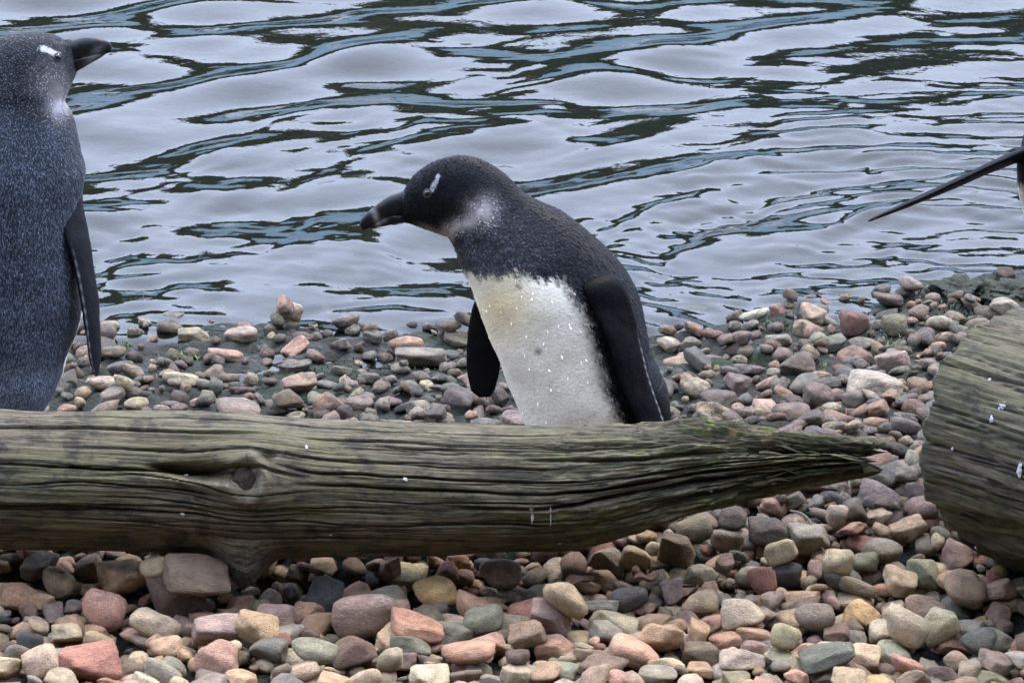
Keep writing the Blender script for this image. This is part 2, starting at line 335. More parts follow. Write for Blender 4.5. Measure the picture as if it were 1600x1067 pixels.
# ------------------------------------------------------------------ lofting (penguins, flippers, bills, logs)
def catmull(K, m):
    K = np.asarray(K, float); n = len(K); t = np.linspace(0, n-1, m); i = np.minimum(t.astype(int), n-2); f = (t-i)[:, None]
    g = lambda j: K[np.clip(j, 0, n-1)]
    p0, p1, p2, p3 = g(i-1), g(i), g(i+1), g(i+2)
    return .5*((2*p1) + (-p0+p2)*f + (2*p0-5*p1+4*p2-p3)*f**2 + (-p0+3*p1-3*p2+p3)*f**3), t
def loft(pairs, Yp, nr, ns, sq=2., first=None):
    """pairs: (uA,vA,dyA, uB,vB,dyB, b): rim points of each cross-section (pixels on the plane y=Yp+dy) and half depth b"""
    K = [np.concatenate([at_y(p[0], p[1], Yp+p[2]), at_y(p[3], p[4], Yp+p[5]), [p[6]]]) for p in pairs]
    K, t = catmull(K, nr); A, B, b = K[:, :3], K[:, 3:6], np.maximum(K[:, 6], .0005)
    C = (A+B)/2; tan = np.gradient(C, axis=0)
    T = np.cross(A-B, tan); T /= np.linalg.norm(T, axis=1)[:, None]+1e-12
    if (first is None and T[len(T)//2, 1] > 0) or (first is not None and T[len(T)//2] @ np.array(first) < 0): T = -T
    mid = len(T)//2
    for i in list(range(mid+1, len(T))):
        if T[i] @ T[i-1] < 0: T[i] = -T[i]
    for i in range(mid-1, -1, -1):
        if T[i] @ T[i+1] < 0: T[i] = -T[i]
    Tm = T.copy()
    for _ in range(6): Tm[1:-1] = (Tm[:-2]+2*Tm[1:-1]+Tm[2:])/4
    Tm /= np.linalg.norm(Tm, axis=1)[:, None]
    psi = np.linspace(0, 2*math.pi, ns, endpoint=False)
    cs, sn = np.cos(psi), np.sin(psi)
    cs = np.sign(cs)*np.abs(cs)**(2/sq); sn = np.sign(sn)*np.abs(sn)**(2/sq)
    V = C[:, None] + (A-C)[:, None]*cs[None, :, None] + Tm[:, None]*(b[:, None]*sn[None])[..., None]
    return V, t, np.degrees(psi)
def normals_of(V):
    du = np.gradient(V, axis=0); dv = (np.roll(V, -1, 1)-np.roll(V, 1, 1)); n = np.cross(du, dv)
    n /= np.linalg.norm(n, axis=2)[..., None]+1e-12
    c = V.mean(1, keepdims=True)
    if ((V-c)*n).sum() < 0: n = -n
    return n
def loft_obj(name, V, mat, parent, org):
    nr, ns = V.shape[:2]; P = V.reshape(-1, 3); fc = grid_faces(nr, ns, True)
    c0, c1 = V[0].mean(0), V[-1].mean(0); P = np.vstack([P, c0, c1]); n = nr*ns
    j = np.arange(ns); j2 = (j+1) % ns
    capA = np.stack([np.full(ns, n), j2, j, j], -1); capB = np.stack([np.full(ns, n+1), (nr-1)*ns+j, (nr-1)*ns+j2, (nr-1)*ns+j2], -1)
    me = bpy.data.meshes.new(name)
    faces = [tuple(f) for f in fc] + [tuple(f[:3]) for f in capA] + [tuple(f[:3]) for f in capB]
    me.from_pydata((P-org).tolist(), [], faces); me.update()
    bm = bmesh.new(); bm.from_mesh(me); bmesh.ops.recalc_face_normals(bm, faces=bm.faces); bm.to_mesh(me); bm.free()
    me.polygons.foreach_set('use_smooth', np.ones(len(me.polygons), bool)); me.materials.append(mat); me.update()
    return link(bpy.data.objects.new(name, me), parent)
def ext(a, V):                                     # per-vertex values for the two cap points
    a = a.reshape(V.shape[0]*V.shape[1], -1); return np.vstack([a, a[:V.shape[1]].mean(0), a[-V.shape[1]:].mean(0)])

EXTRA_MESH = {}
def ico(sub):
    if sub not in EXTRA_MESH:
        bm = bmesh.new(); bmesh.ops.create_icosphere(bm, subdivisions=sub, radius=1)
        EXTRA_MESH[sub] = (np.array([v.co for v in bm.verts]), np.array([[v.index for v in f.verts] for f in bm.faces])); bm.free()
    return EXTRA_MESH[sub]
def feathers(parent, org, V, colr, n, L, W, lift, rs, mask=None, tipgain=(.7, 1.7), blue=None):
    nr, ns = V.shape[:2]; N = normals_of(V); tan = np.gradient(V, axis=0); tan /= np.linalg.norm(tan, axis=2)[..., None]+1e-12
    # area-weighted picks
    area = np.linalg.norm(np.cross(np.gradient(V, axis=0), (np.roll(V, -1, 1)-V)), axis=2)
    if mask is not None: area = area*mask
    area[0] = area[-1] = 0
    idx = rs.choice(nr*ns, n, p=(area/area.sum()).ravel()); i, j = idx//ns, idx % ns
    P = V[i, j]; nn = N[i, j]; t = tan[i, j]; t = t - nn*(t*nn).sum(1, keepdims=True); t /= np.linalg.norm(t, axis=1)[:, None]+1e-9
    s = np.cross(nn, t)
    t = t + s*rs.normal(0, .22, n)[:, None]; P = P + s*rs.normal(0, .0012, n)[:, None] + t*rs.normal(0, .0015, n)[:, None]
    l = L*rs.uniform(.6, 1.35, n)[:, None]*(.45+.55*sstep(.3, .5, i/nr))[:, None]*1.0; wd = W*rs.uniform(.6, 1.3, n)[:, None]; lf = lift*rs.uniform(.3, 1.5, n)[:, None]
    Q = np.stack([P-nn*.0004, P+t*l*.5-s*wd*.5+nn*lf*.4, P+t*l+nn*lf, P+t*l*.5+s*wd*.5+nn*lf*.4], 1).reshape(-1, 3)
    o = mesh_np('plumage', Q-org, np.arange(4*n).reshape(-1, 4), M_tips, parent, True)
    cc = colr[i, j]*rs.uniform(tipgain[0], tipgain[1], n)[:, None]
    if blue is not None: cc = cc + np.array(blue)*(rs.random(n)[:, None]**3)
    set_attr(o, 'tint', np.repeat(cc, 4, 0)); o['kind'] = 'stuff'
    return o
def beads(parent, org, V, n, rs, mask):
    nr, ns = V.shape[:2]; N = normals_of(V); pr = mask.ravel().astype(float); idx = rs.choice(nr*ns, n, p=pr/pr.sum()); i, j = idx//ns, idx % ns
    sv, sf = ico(1); r = rs.uniform(.0004, .001, n)
    Q = (V[i, j]+N[i, j]*(r*.7)[:, None])[:, None] + sv[None]*r[:, None, None]
    fc = (sf[None]+np.arange(n)[:, None, None]*len(sv)).reshape(-1, 3)
    o = mesh_np('water_beads', Q.reshape(-1, 3)-org, fc, M_bead, parent); o['kind'] = 'stuff'
def ball(name, P, r, mat, parent, org, sub=3, flat=(1, 1, 1)):
    v, f = ico(sub); return mesh_np(name, np.asarray(P)-org+v*r*np.array(flat), f, mat, parent)
def foot(parent, org, cx, cy, gz, ang, s=1.):
    """short leg and a webbed foot with three toes"""
    a = np.array([math.cos(ang), math.sin(ang), 0]); bdir = np.array([-a[1], a[0], 0]); base = np.array([cx, cy, gz])
    prof = [(-.016, .007, .012), (0, .016, .02), (.02, .022, .017), (.04, .029, .012), (.055, .034, .008), (.066, .035, .004)]
    rows = []
    th = np.linspace(0, 2*math.pi, 36, endpoint=False)
    for d, wd, h in prof:
        toe = 1+.12*np.cos(3*th*0)
        rows.append(base + a*d*s + bdir*(np.cos(th)*wd*s)[:, None] + np.array([0, 0, 1])*((np.maximum(np.sin(th), -.15)*h*s*(.65+.35*np.abs(np.cos(1.5*math.pi*np.cos(th))))+.003)[:, None]) + a*((np.cos(th*2)*0)[:, None]))
    rows = np.array(rows)
    loft_obj('foot', rows, M_foot, parent, org)
    leg = np.array([base + np.array([0, 0, 1])*z*s - a*.004 + (a*np.cos(th)[:, None]+bdir*np.sin(th)[:, None])*r*s for z, r in ((.004, .013), (.025, .012), (.05, .016), (.085, .024))])
    loft_obj('leg', leg, M_foot, parent, org)
    for q in (-1, 0, 1):
        tip = base + a*(.064+.01*(q == 0))*s + bdir*q*.026*s
        tv = np.array([tip + a*d + (bdir*np.cos(th)[:, None]*r + np.array([0, 0, 1])*(np.sin(th)[:, None]*r)) + np.array([0, 0, z]) for d, r, z in ((-.004, .0035, .007), (.004, .0028, .006), (.011, .0008, .003))])
        loft_obj('claw', tv, M_foot, parent, org)

DARK = np.array([.008, .0086, .0105]); WHITE = np.array([.80, .745, .63])
def penguin(label, Yp, rings, colour, flippers, bill, eye, feet_at, gz, seed, nfe, fe, spot=None, tail=None, bead=None, group=None):
    rs = np.random.default_rng(seed)
    org = np.array([feet_at[0][0]*.5+feet_at[1][0]*.5, feet_at[0][1]*.5+feet_at[1][1]*.5, gz])
    root = link(bpy.data.objects.new('penguin', None)); root.location = org; root.empty_display_size = .1
    tag(root, label, 'penguin', group)
    V, t, psi = loft(rings, Yp, 300, 180)
    N = normals_of(V); V = V + N*(.0008*fbm(V[..., 0]*28, V[..., 1]*28, V[..., 2]*28, seed, 3) + .0028*fbm(V[..., 0]*11, V[..., 1]*11, V[..., 2]*11, seed+5, 2)*sstep(8, 12, t)[:, None])[..., None]
    U, Vp, _ = project(V)
    tt = np.broadcast_to(t[:, None], V.shape[:2]); ps = np.broadcast_to(psi[None], V.shape[:2])
    colr = colour(U, Vp, tt, ps, V)
    body = loft_obj('body', V, M_feather, root, org)
    set_attr(body, 'tint', ext(colr, V))
    s_al = np.cumsum(np.linalg.norm(np.gradient(V.mean(1), axis=0), axis=1))
    fp = np.stack([np.radians(ps)*.075, np.broadcast_to(s_al[:, None], ps.shape), np.zeros_like(ps)], -1)
    fp[..., 2] = V[..., 2]*.0
    set_attr(body, 'fpos', ext(V - org, V), 'FLOAT_VECTOR')
    lum = colr.mean(-1)
    feathers(root, org, V, colr, nfe, *fe[:3], rs, mask=np.where(lum < .25, 1., .012), tipgain=fe[3], blue=fe[4])
    if bead: beads(root, org, V, bead[0], rs, bead[1](U, Vp, tt, ps))
    for nm, prs, cfun, first in flippers:
        Fv, ft, fps = loft(prs, Yp, 90, 60, 2., first)
        Fn = normals_of(Fv); Fv = Fv + Fn*(.0006*fbm(Fv[..., 0]*60, Fv[..., 1]*60, Fv[..., 2]*60, seed+9, 2))[..., None]
        o = loft_obj(nm, Fv, M_flip, root, org)
        fc = cfun(*np.broadcast_arrays(ft[:, None]/(len(prs)-1), fps[None])); set_attr(o, 'tint', ext(fc, Fv)); set_attr(o, 'fpos', ext(Fv-org, Fv), 'FLOAT_VECTOR')
        feathers(o, org, Fv, fc, 1200, .003, .0011, .0001, rs, tipgain=(.7, 1.6))
    for nm, prs in (('upper_bill', bill[0]), ('lower_bill', bill[1])):
        Bv, bt, bps = loft(prs, Yp, 50, 40, 2.1)
        o = loft_obj(nm, Bv, M_bill, root, org); bu, bv, _ = project(Bv)
        set_attr(o, 'tint', ext(bill[2](bu, bv), Bv))
    # eyes on both sides of the head
    hd = tt < 6
    for side in (-1, 1):
        cy = V.mean(1)[:, 1][:, None]
        ok = hd & ((V[..., 1]-cy)*side > 0)
        dd = np.where(ok, (U-eye[0])**2+(Vp-eye[1])**2, 1e9); q = np.unravel_index(dd.argmin(), dd.shape)
        e = ball('eye', V[q]-N[q]*.0028, .0062, M_eye, root, org)
        n_ = Vector(N[q]); mt = n_.to_track_quat('Z', 'Y').to_matrix()
        th = np.linspace(0, 2*math.pi, 24, endpoint=False); ph = np.linspace(0, 2*math.pi, 8, endpoint=False)
        ring = np.array([[((.0054+.0011*math.cos(b))*math.cos(a), (.0054+.0011*math.cos(b))*math.sin(a), .0011*math.sin(b)) for b in ph] for a in th])
        ring = ring @ np.array(mt).T + V[q] + N[q]*.0002 - org
        fc = grid_faces(24, 8, True); last = np.stack([23*8+np.arange(8), 23*8+(np.arange(8)+1) % 8, (np.arange(8)+1) % 8, np.arange(8)], -1)
        mesh_np('eyelid', ring.reshape(-1, 3), np.vstack([fc, last]), M_lid, e)
    if tail:
        Tv, _, _ = loft(tail, Yp, 40, 40); o = loft_obj('tail', Tv, M_feather, root, org)
        c_ = np.broadcast_to(DARK*1.1, Tv.shape).copy(); set_attr(o, 'tint', ext(c_, Tv)); set_attr(o, 'fpos', ext(Tv-org, Tv), 'FLOAT_VECTOR')
        feathers(o, org, Tv, c_, 900, .012, .002, .001, rs)
    for fx, fy, an in feet_at: foot(root, org, fx, fy, gz, an)
    return root, V

# ================= the stooping penguin in the middle
YM = 5.42
def P2(a, b, w, da=0, db=0): return (a[0], a[1], da, b[0], b[1], db, w)
rings_m = [P2((624, 334), (624, 314), .008), P2((631, 346), (630, 300), .0135), P2((643, 350), (640, 282), .021), P2((659, 355), (655, 267), .028), P2((678, 362), (676, 255), .0335),
           P2((692, 367), (700, 247), .036), P2((701, 371), (727, 245), .0375), P2((705, 377), (757, 253), .0395), P2((709, 385), (788, 273), .043), P2((713, 397), (816, 300), .048),
           P2((717, 410), (848, 318), .056), P2((724, 428), (886, 336), .067), P2((735, 450), (924, 367), .077), P2((745, 479), (958, 402), .086), P2((759, 515), (984, 440), .091),
           P2((773, 547), (1001, 482), .094), P2((788, 582), (1010, 522), .095), P2((804, 620), (1017, 556), .095), P2((820, 660), (1032, 590), .093), P2((836, 694), (1036, 630), .085),
           P2((868, 716), (1030, 672), .068), P2((915, 728), (1010, 702), .04), P2((955, 728), (985, 716), .014)]
def col_mid(u, v, t, ps, V):
    n1 = fbm(u/7., v/7., ps*0+V[..., 1]*120, 3, 3); n2 = fbm(u/40., v/40., V[..., 1]*20, 6, 3)
    ang = (ps-38+180) % 360-180
    c = np.broadcast_to(DARK, u.shape+(3,)).copy()*(1+.25*n2[..., None])
    # grey speckled throat and neck front
    nf = sstep(6.6, 8.5, t)*(1-sstep(11.6, 12.2, t))*(1-sstep(45, 120, np.abs(ang)))
    c += nf[..., None]*np.array([.026, .027, .03])*(1+.6*n1[..., None])
    # pale crescent on the cheek, chin
    d1 = np.hypot((u-754)/24, (v-330)/22); cres = np.exp(-d1**2*1.3)
    seg = np.clip(((u-700)*(750-700)+(v-360)*(338-360))/(50**2+22**2), 0, 1); dd = np.hypot(u-(700+50*seg), v-(360-22*seg))
    cres = np.maximum(cres, .85*np.exp(-(dd/11)**2))
    cres *= (t < 10)
    c += (cres*(.85+.3*n1))[..., None]*np.array([.5, .46, .45])
    ch = np.exp(-((v-(349+(u-640)*.33))/6)**2)*sstep(640, 670, u)*(1-sstep(700, 712, u))*(t < 8)
    c += ch[..., None]*np.array([.22, .2, .18])
    # pale brow mark behind the eye
    sg = np.clip(((u-675)*9+(v-297)*-21)/(9*9+21*21), 0, 1); db = np.hypot(u-(675+9*sg), v-(297-21*sg))
    c += ((1-sstep(2., 4.6, db+1.*n1))*(t < 7))[..., None]*np.array([.3, .29, .31])
    c += ((1-sstep(1., 3., np.abs(u-630)+np.abs(v-303)*.18))*(t < 3))[..., None]*np.array([.12, .12, .13])
    # dark ear
    c *= (1-.7*np.exp(-((u-736)**2+(v-308)**2)/45.)*(t < 9))[..., None]
    # white belly below the collar
    line = 430 + .10*np.maximum(u-800, 0) + 9*n1
    wm = sstep(-9, 10, v-line)*(1-sstep(66, 82, np.abs(ang+5)+3*n1))*(t > 9.5)
    yel = np.exp(-((u-785)/45)**2-((v-480)/55)**2)
    wc = WHITE*(1-.06*n2[..., None]) - yel[..., None]*np.array([.08, .15, .27])
    wc = wc*(1-.06*sstep(0, .6, n1))[..., None]
    for (x, y, r) in ((841, 549, 5.5), (809, 447, 4.), (780, 437, 3.)):
        wc = wc*(1-.75*np.exp(-((u-x)**2+(v-y)**2)/r**2))[..., None]
    return np.clip(c*(1-wm[..., None]) + wc*wm[..., None], .004, .95)
def flip_col(front, line=True):
    def f(s, ps):
        c = np.broadcast_to(np.array(front), s.shape+(3,)).copy()
        if line:
            e = np.exp(-((np.abs((ps-line+180) % 360-180))/7)**2)*sstep(.28, .45, s)
            c += (e*(.3+.7*(np.sin(s*420) > -.2)))[..., None]*np.array([.2, .205, .22])
        return c
    return f
near_f = [P2((898, 440), (962, 432), .012, -.045, -.035), P2((911, 452), (975, 450), .012, -.08, -.048), P2((928, 486), (990, 492), .009, -.092, -.05), P2((943, 514), (998, 528), .0075, -.1, -.052), P2((956, 556), (1006, 562), .0065, -.106, -.056),
          P2((967, 594), (1014, 592), .0055, -.106, -.058), P2((983, 631), (1026, 626), .005, -.104, -.06), P2((997, 662), (1037, 658), .0045, -.1, -.062), P2((1015, 690), (1044, 682), .004, -.096, -.066), P2((1036, 706), (1046, 700), .0025, -.09, -.07)]
far_f = [P2((752, 446), (790, 452), .012, .07, .06), P2((740, 474), (788, 480), .01, .095, .085), P2((733, 505), (787, 510), .008, .105, .09), P2((729, 545), (785, 548), .0065, .11, .095), P2((730, 582), (780, 578), .0055, .11, .1), P2((736, 608), (774, 606), .0045, .108, .1), P2((748, 620), (766, 620), .003, .106, .1)]
def bcol_m(u, v):
    c = np.broadcast_to(np.array([.009, .009, .011]), u.shape+(3,)).copy()
    m = np.exp(-((u-(587+(v-338)*.35))/5.)**2)*sstep(322, 334, v); m += .6*np.exp(-((u-600)/5)**2-((v-345)/4)**2)
    return c + m[..., None]*np.array([.17, .165, .15])
bill_m = ([P2((642, 331), (640, 292), .012), P2((632, 334), (629, 299), .0115), P2((615, 340), (606, 308), .0102), P2((598, 346), (586, 322), .0085), P2((584, 353), (572, 334), .007), P2((573, 358), (564, 344), .005), P2((568, 360), (562, 352), .0022)],
          [P2((642, 349), (642, 330), .0105), P2((630, 348), (632, 333), .0095), P2((612, 351), (613, 332), .0088), P2((598, 354), (597, 337), .0072), P2((584, 357), (584, 345), .005), P2((577, 356), (577, 350), .002)], bcol_m)
pm = at_y(905, 740, YM)
tail_m = [P2((985, 640), (1036, 590), .05), P2((995, 665), (1044, 612), .042), P2((1008, 688), (1047, 640), .03), P2((1022, 704), (1044, 668), .022), P2((1034, 712), (1042, 696), .012)]
mid_root, Vmid = penguin('stooping dark headed penguin with wet white belly behind the long log', YM, rings_m, col_mid,
    [('flipper', near_f, flip_col((.003, .0033, .004), 152.), None), ('flipper', far_f, flip_col((.007, .007, .008), None), None)], bill_m, (667, 303),
    [(pm[0]-.045, YM-.05, R(215)), (pm[0]+.035, YM+.02, R(215))], .0, 3, 26000, (.006, .0022, .0011, (.5, 2.2), (.012, .014, .019)), tail=tail_m,
    bead=(130, lambda u, v, t, ps: np.where((t > 8) & (t < 18) & (ps < 200), np.where((v > 432) & (ps < 110), .3, 1.4), .02)), group='young penguins on the shore')

# ================= the upright penguin on the left, back turned
YL = 5.42
def rl(du=0, mir=None):
    raw = [((116, 98), (113, 78), .008), ((119, 112), (111, 64), .0135), ((114, 126), (99, 62), .022), ((108, 140), (82, 55), .031), ((104, 150), (54, 52), .036), ((102, 160), (18, 54), .039),
           ((106, 170), (-18, 66), .043), ((112, 180), (-44, 92), .05), ((117, 195), (-62, 128), .06), ((121, 214), (-78, 170), .071), ((126, 238), (-92, 215), .081), ((132, 264), (-102, 266), .089), ((131, 304), (-108, 322), .094),
           ((130, 352), (-112, 380), .097), ((131, 420), (-112, 440), .1), ((130, 475), (-108, 500), .1), ((123, 512), (-100, 550), .098), ((108, 550), (-90, 596), .093), ((96, 588), (-82, 632), .085), ((76, 628), (-75, 662), .072),
           ((44, 664), (-58, 690), .055), ((12, 690), (-36, 704), .03), ((-4, 702), (-20, 706), .01)]
    fx = (lambda u: mir-u) if mir else (lambda u: u)
    return [P2((fx(a[0])+du, a[1]), (fx(b[0])+du, b[1]), w_) for a, b, w_ in raw]
BLUE = np.array([.034, .041, .054])
def col_left(u, v, t, ps, V):
    n1 = fbm(u/6., v/6., V[..., 1]*150, 13, 3); n2 = fbm(u/45., v/45., V[..., 1]*20, 16, 3)
    ang = (ps+62+180) % 360-180
    c = np.broadcast_to(BLUE, u.shape+(3,)).copy()*(1+.3*n2[..., None])
    hd = (t < 8)
    c = np.where(hd[..., None], np.array([.022, .024, .028])*(1+.3*n1[..., None]), c)
    # grey face, white throat patch
    d = np.hypot((u-92)/15, (v-160)/24); c += ((np.exp(-d**2*.9)*(1+.3*n1))*(t < 9))[..., None]*np.array([.4, .39, .4])
    d = np.hypot((u-82)/28, (v-125)/26); c += ((.9*np.exp(-d**2))*hd)[..., None]*np.array([.22, .215, .22])
    # pale brow
    sg = np.clip(((u-68)*22+(v-76)*10)/(22*22+10*10), 0, 1); db = np.hypot(u-(68+22*sg), v-(76+10*sg))
    c += ((1-sstep(3., 6.5, db+1.5*n1))*(t < 7)*(ps < 180))[..., None]*np.array([.5, .5, .52])
    c *= (1-.6*np.exp(-((u-20)/60)**2-((v-158)/12)**2)*(t < 9.5))[..., None]  # shade of the neck crease, darkened into the plumage colour
    wm = (1-sstep(62, 72, np.abs(ang)+4*n1))*sstep(12.6, 13.4, t+.2*n1)
    c = c*(1-wm[..., None]) + WHITE*wm[..., None]
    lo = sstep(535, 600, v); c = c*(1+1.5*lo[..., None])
    return np.clip(c, .008, .95)
fl_l = [P2((92, 318), (128, 306), .012, -.03, .0), P2((94, 338), (129, 326), .011, -.045, -.01), P2((100, 362), (135, 352), .0085, -.055, -.015), P2((109, 388), (141, 384), .007, -.06, -.02), P2((119, 430), (147, 424), .006, -.06, -.02), P2((128, 478), (153, 468), .0055, -.058, -.02),
        P2((134, 520), (156, 512), .005, -.055, -.02), P2((140, 562), (158, 552), .004, -.05, -.02), P2((145, 580), (155, 576), .0025, -.045, -.025), P2((149, 588), (152, 586), .001, -.04, -.03)]
fl_l2 = [P2((-60, 300), (-100, 310), .012, -.03, .0), P2((-75, 345), (-118, 340), .009, -.04, -.01), P2((-88, 400), (-128, 395), .007, -.045, -.01), P2((-95, 470), (-132, 462), .006, -.05, -.02), P2((-102, 530), (-128, 525), .005, -.05, -.02), P2((-110, 560), (-118, 560), .002, -.05, -.03)]
def bcol_l(u, v):
    c = np.broadcast_to(np.array([.016, .017, .019]), u.shape+(3,)).copy()
    m = np.exp(-((u-(152+(v-80)*-.6))/8.)**2)*sstep(66, 80, v)
    m = m + .8*np.exp(-((v-(92-(u-120)*.13))/2.2)**2)*sstep(124, 134, u)*(1-sstep(160, 168, u)); return c*.6 + m[..., None]*np.array([.1, .1, .105])
bill_l = ([P2((116, 94), (104, 66), .0125), P2((122, 95), (113, 63), .012), P2((136, 92), (131, 59), .01), P2((150, 88), (148, 59.5), .0082), P2((162, 85), (161, 62), .0066), P2((170, 83), (171, 66), .0045), P2((173, 82), (175, 73), .002)],
          [P2((116, 116), (113, 84), .0112), P2((122, 111), (120, 86), .0105), P2((134, 104), (135, 84), .0085), P2((148, 96), (148, 80), .0062), P2((160, 89), (160, 78), .004), P2((166, 84), (166, 77), .002)], bcol_l)
pl = at_y(5, 740, YL)
left_root, _ = penguin('upright blue grey backed penguin with head turned towards the water beside the long log', YL, rl(), col_left,
    [('flipper', fl_l, flip_col((.013, .0145, .018), 25.), None), ('flipper', fl_l2, flip_col((.013, .0145, .018), None), None)], bill_l, (91, 90),
    [(pl[0]-.05, YL-.03, R(50)), (pl[0]+.035, YL+.03, R(50))], .0, 21, 60000, (.0062, .0016, .0009, (.35, 2.3), (.08, .09, .112)),
    tail=[P2((-20, 640), (-70, 620), .05), P2((-35, 680), (-85, 660), .035), P2((-62, 705), (-92, 690), .02), P2((-85, 715), (-96, 706), .008)], group='young penguins on the shore')

# ================= the penguin at the right border: only a flipper and the edge of its body reach the frame
YR = 5.5
def col_right(u, v, t, ps, V):
    n1 = fbm(u/6., v/6., V[..., 1]*150, 33, 3); ang = (ps-40+180) % 360-180
    c = np.broadcast_to(DARK*1.6, u.shape+(3,)).copy()*(1+.3*n1[..., None])
    wm = (1-sstep(66, 78, np.abs(ang)+4*n1))*sstep(11.3, 11.7, t+.15*n1)
    return np.clip(c*(1-wm[..., None]) + WHITE*wm[..., None], .008, .95)
fl_r = [P2((1640, 226), (1640, 236), .014, -.05, .02), P2((1612, 232), (1612, 242), .011, -.07, .02), P2((1585, 243), (1585, 249), .0085, -.08, .015), P2((1540, 263), (1540, 267), .0068, -.09, .01), P2((1490, 287), (1490, 289), .006, -.095, .0), P2((1440, 310), (1440, 310), .0048, -.09, -.01),
        P2((1400, 327), (1400, 327), .0035, -.085, -.02), P2((1372, 339), (1372, 339), .002, -.07, -.035), P2((1357, 345.5), (1357, 345.5), .0008, -.055, -.045)]
fl_r2 = [P2((1790, 300), (1830, 310), .012, .03, .0), P2((1805, 345), (1848, 340), .009, .04, .01), P2((1818, 400), (1858, 395), .007, .045, .01), P2((1825, 470), (1862, 462), .006, .05, .02), P2((1840, 545), (1850, 545), .002, .05, .03)]
mr = lambda L: [(1720-p[0], p[1], p[2], 1720-p[3], p[4], p[5], p[6]) for p in L]
# leave the head clear of the frame: turned away, to the right
def rings_right():
    out = []
    for i, p in enumerate(rl(0, 1720)):
        s = max(0, 1-i/9.)
        sh_ = 34*float(sstep(11.5, 15, i)); p = (p[0]+sh_,)+p[1:3]+(p[3]+sh_,)+p[4:]
        if i < 9: p = (p[0]+62*s, p[1], p[2], p[3]+20*s, p[4], p[5], p[6])
        out.append(p)
    return out
pr_ = at_y(1715, 752, YR)
bill_r = tuple([[(p[0]+58, p[1], p[2], p[3]+58, p[4], p[5], p[6]) for p in mr(L)] for L in bill_l[:2]]) + (lambda u, v: np.broadcast_to(np.array([.016, .016, .018]), u.shape+(3,)).copy(),)
penguin('penguin with its thin black flipper stretched out over the water behind the sawn log', YR, rings_right(), col_right,
    [('flipper', fl_r, flip_col((.006, .007, .009), None), (0, 0, 1)), ('flipper', fl_r2, flip_col((.007, .007, .008), None), None)], bill_r, (1686, 90),
    [(pr_[0]-.05, YR-.03, R(215)), (pr_[0]+.035, YR+.02, R(215))], .0, 41, 12000, (.007, .0023, .0011, (.6, 1.8), (.03, .035, .045)), group='young penguins on the shore')

# ------------------------------------------------------------------ logs
def bumpf(d, w): return np.exp(-(d/w)**2)
LOGY = [(-260, 5.085), (900, 5.05), (1360, 5.06)]
lg = [(-260, 634, 850), (0, 640, 856), (200, 642, 860), (300, 645, 863), (500, 655, 866), (700, 660, 868), (850, 662, 867), (920, 663, 858), (1000, 663, 834), (1080, 663, 808), (1160, 665, 789), (1220, 669, 772), (1270, 675, 757), (1305, 680, 750), (1332, 685, 744), (1352, 692, 738)]
us = np.linspace(-260, 1352, 800)
lt = np.array(lg, float)
def smooth_interp(q):
    a = np.interp(us, lt[:, 0], lt[:, q]); kk = np.ones(25)/25
    return np.convolve(np.pad(a, 12, 'edge'), kk, 'valid')
top, bot = smooth_interp(1), smooth_interp(2)
yy = np.interp(us, [q[0] for q in LOGY], [q[1] for q in LOGY])
Cc = np.array([at_y(u, (a+b)/2, y) for u, a, b, y in zip(us, top, bot, yy)])
Rr = (bot-top)/2/F*((Cc-CP) @ FW)
ns = 420
th = np.linspace(0, 2*math.pi, ns, endpoint=False)      # 0 = towards the camera, 90 = up
TH, S = np.meshgrid(th, Cc[:, 0]); UU = np.meshgrid(th, us)[1]; RR = Rr[:, None]+0*TH
thd = np.degrees(TH); thd = np.where(thd > 180, thd-360, thd)
TILT = 17.5                                              # the camera looks down on it: angle 0 of the picture is TILT up the side
def ang_of(u, v):                                        # side angle of a pixel on the visible face
    c, r = np.interp(u, us, (top+bot)/2), np.interp(u, us, (bot-top)/2)
    return math.degrees(math.asin(max(-1, min(1, (c-v)/r)))) + TILT
ka = ang_of(393, 748); kx = np.interp(393, us, Cc[:, 0]); ARC = math.radians(1)*RR.mean()*0+.0016   # metres per degree
kd = (thd-ka)*ARC; kxd = S-kx
defl = np.tanh(kd/.012)*.016*np.exp(-(kxd/.055)**2)*np.exp(-np.abs(kd)/.045)
q = thd*ARC - defl + .012*np.sin(S*2.4+.6)    # grain lines bend round the knot
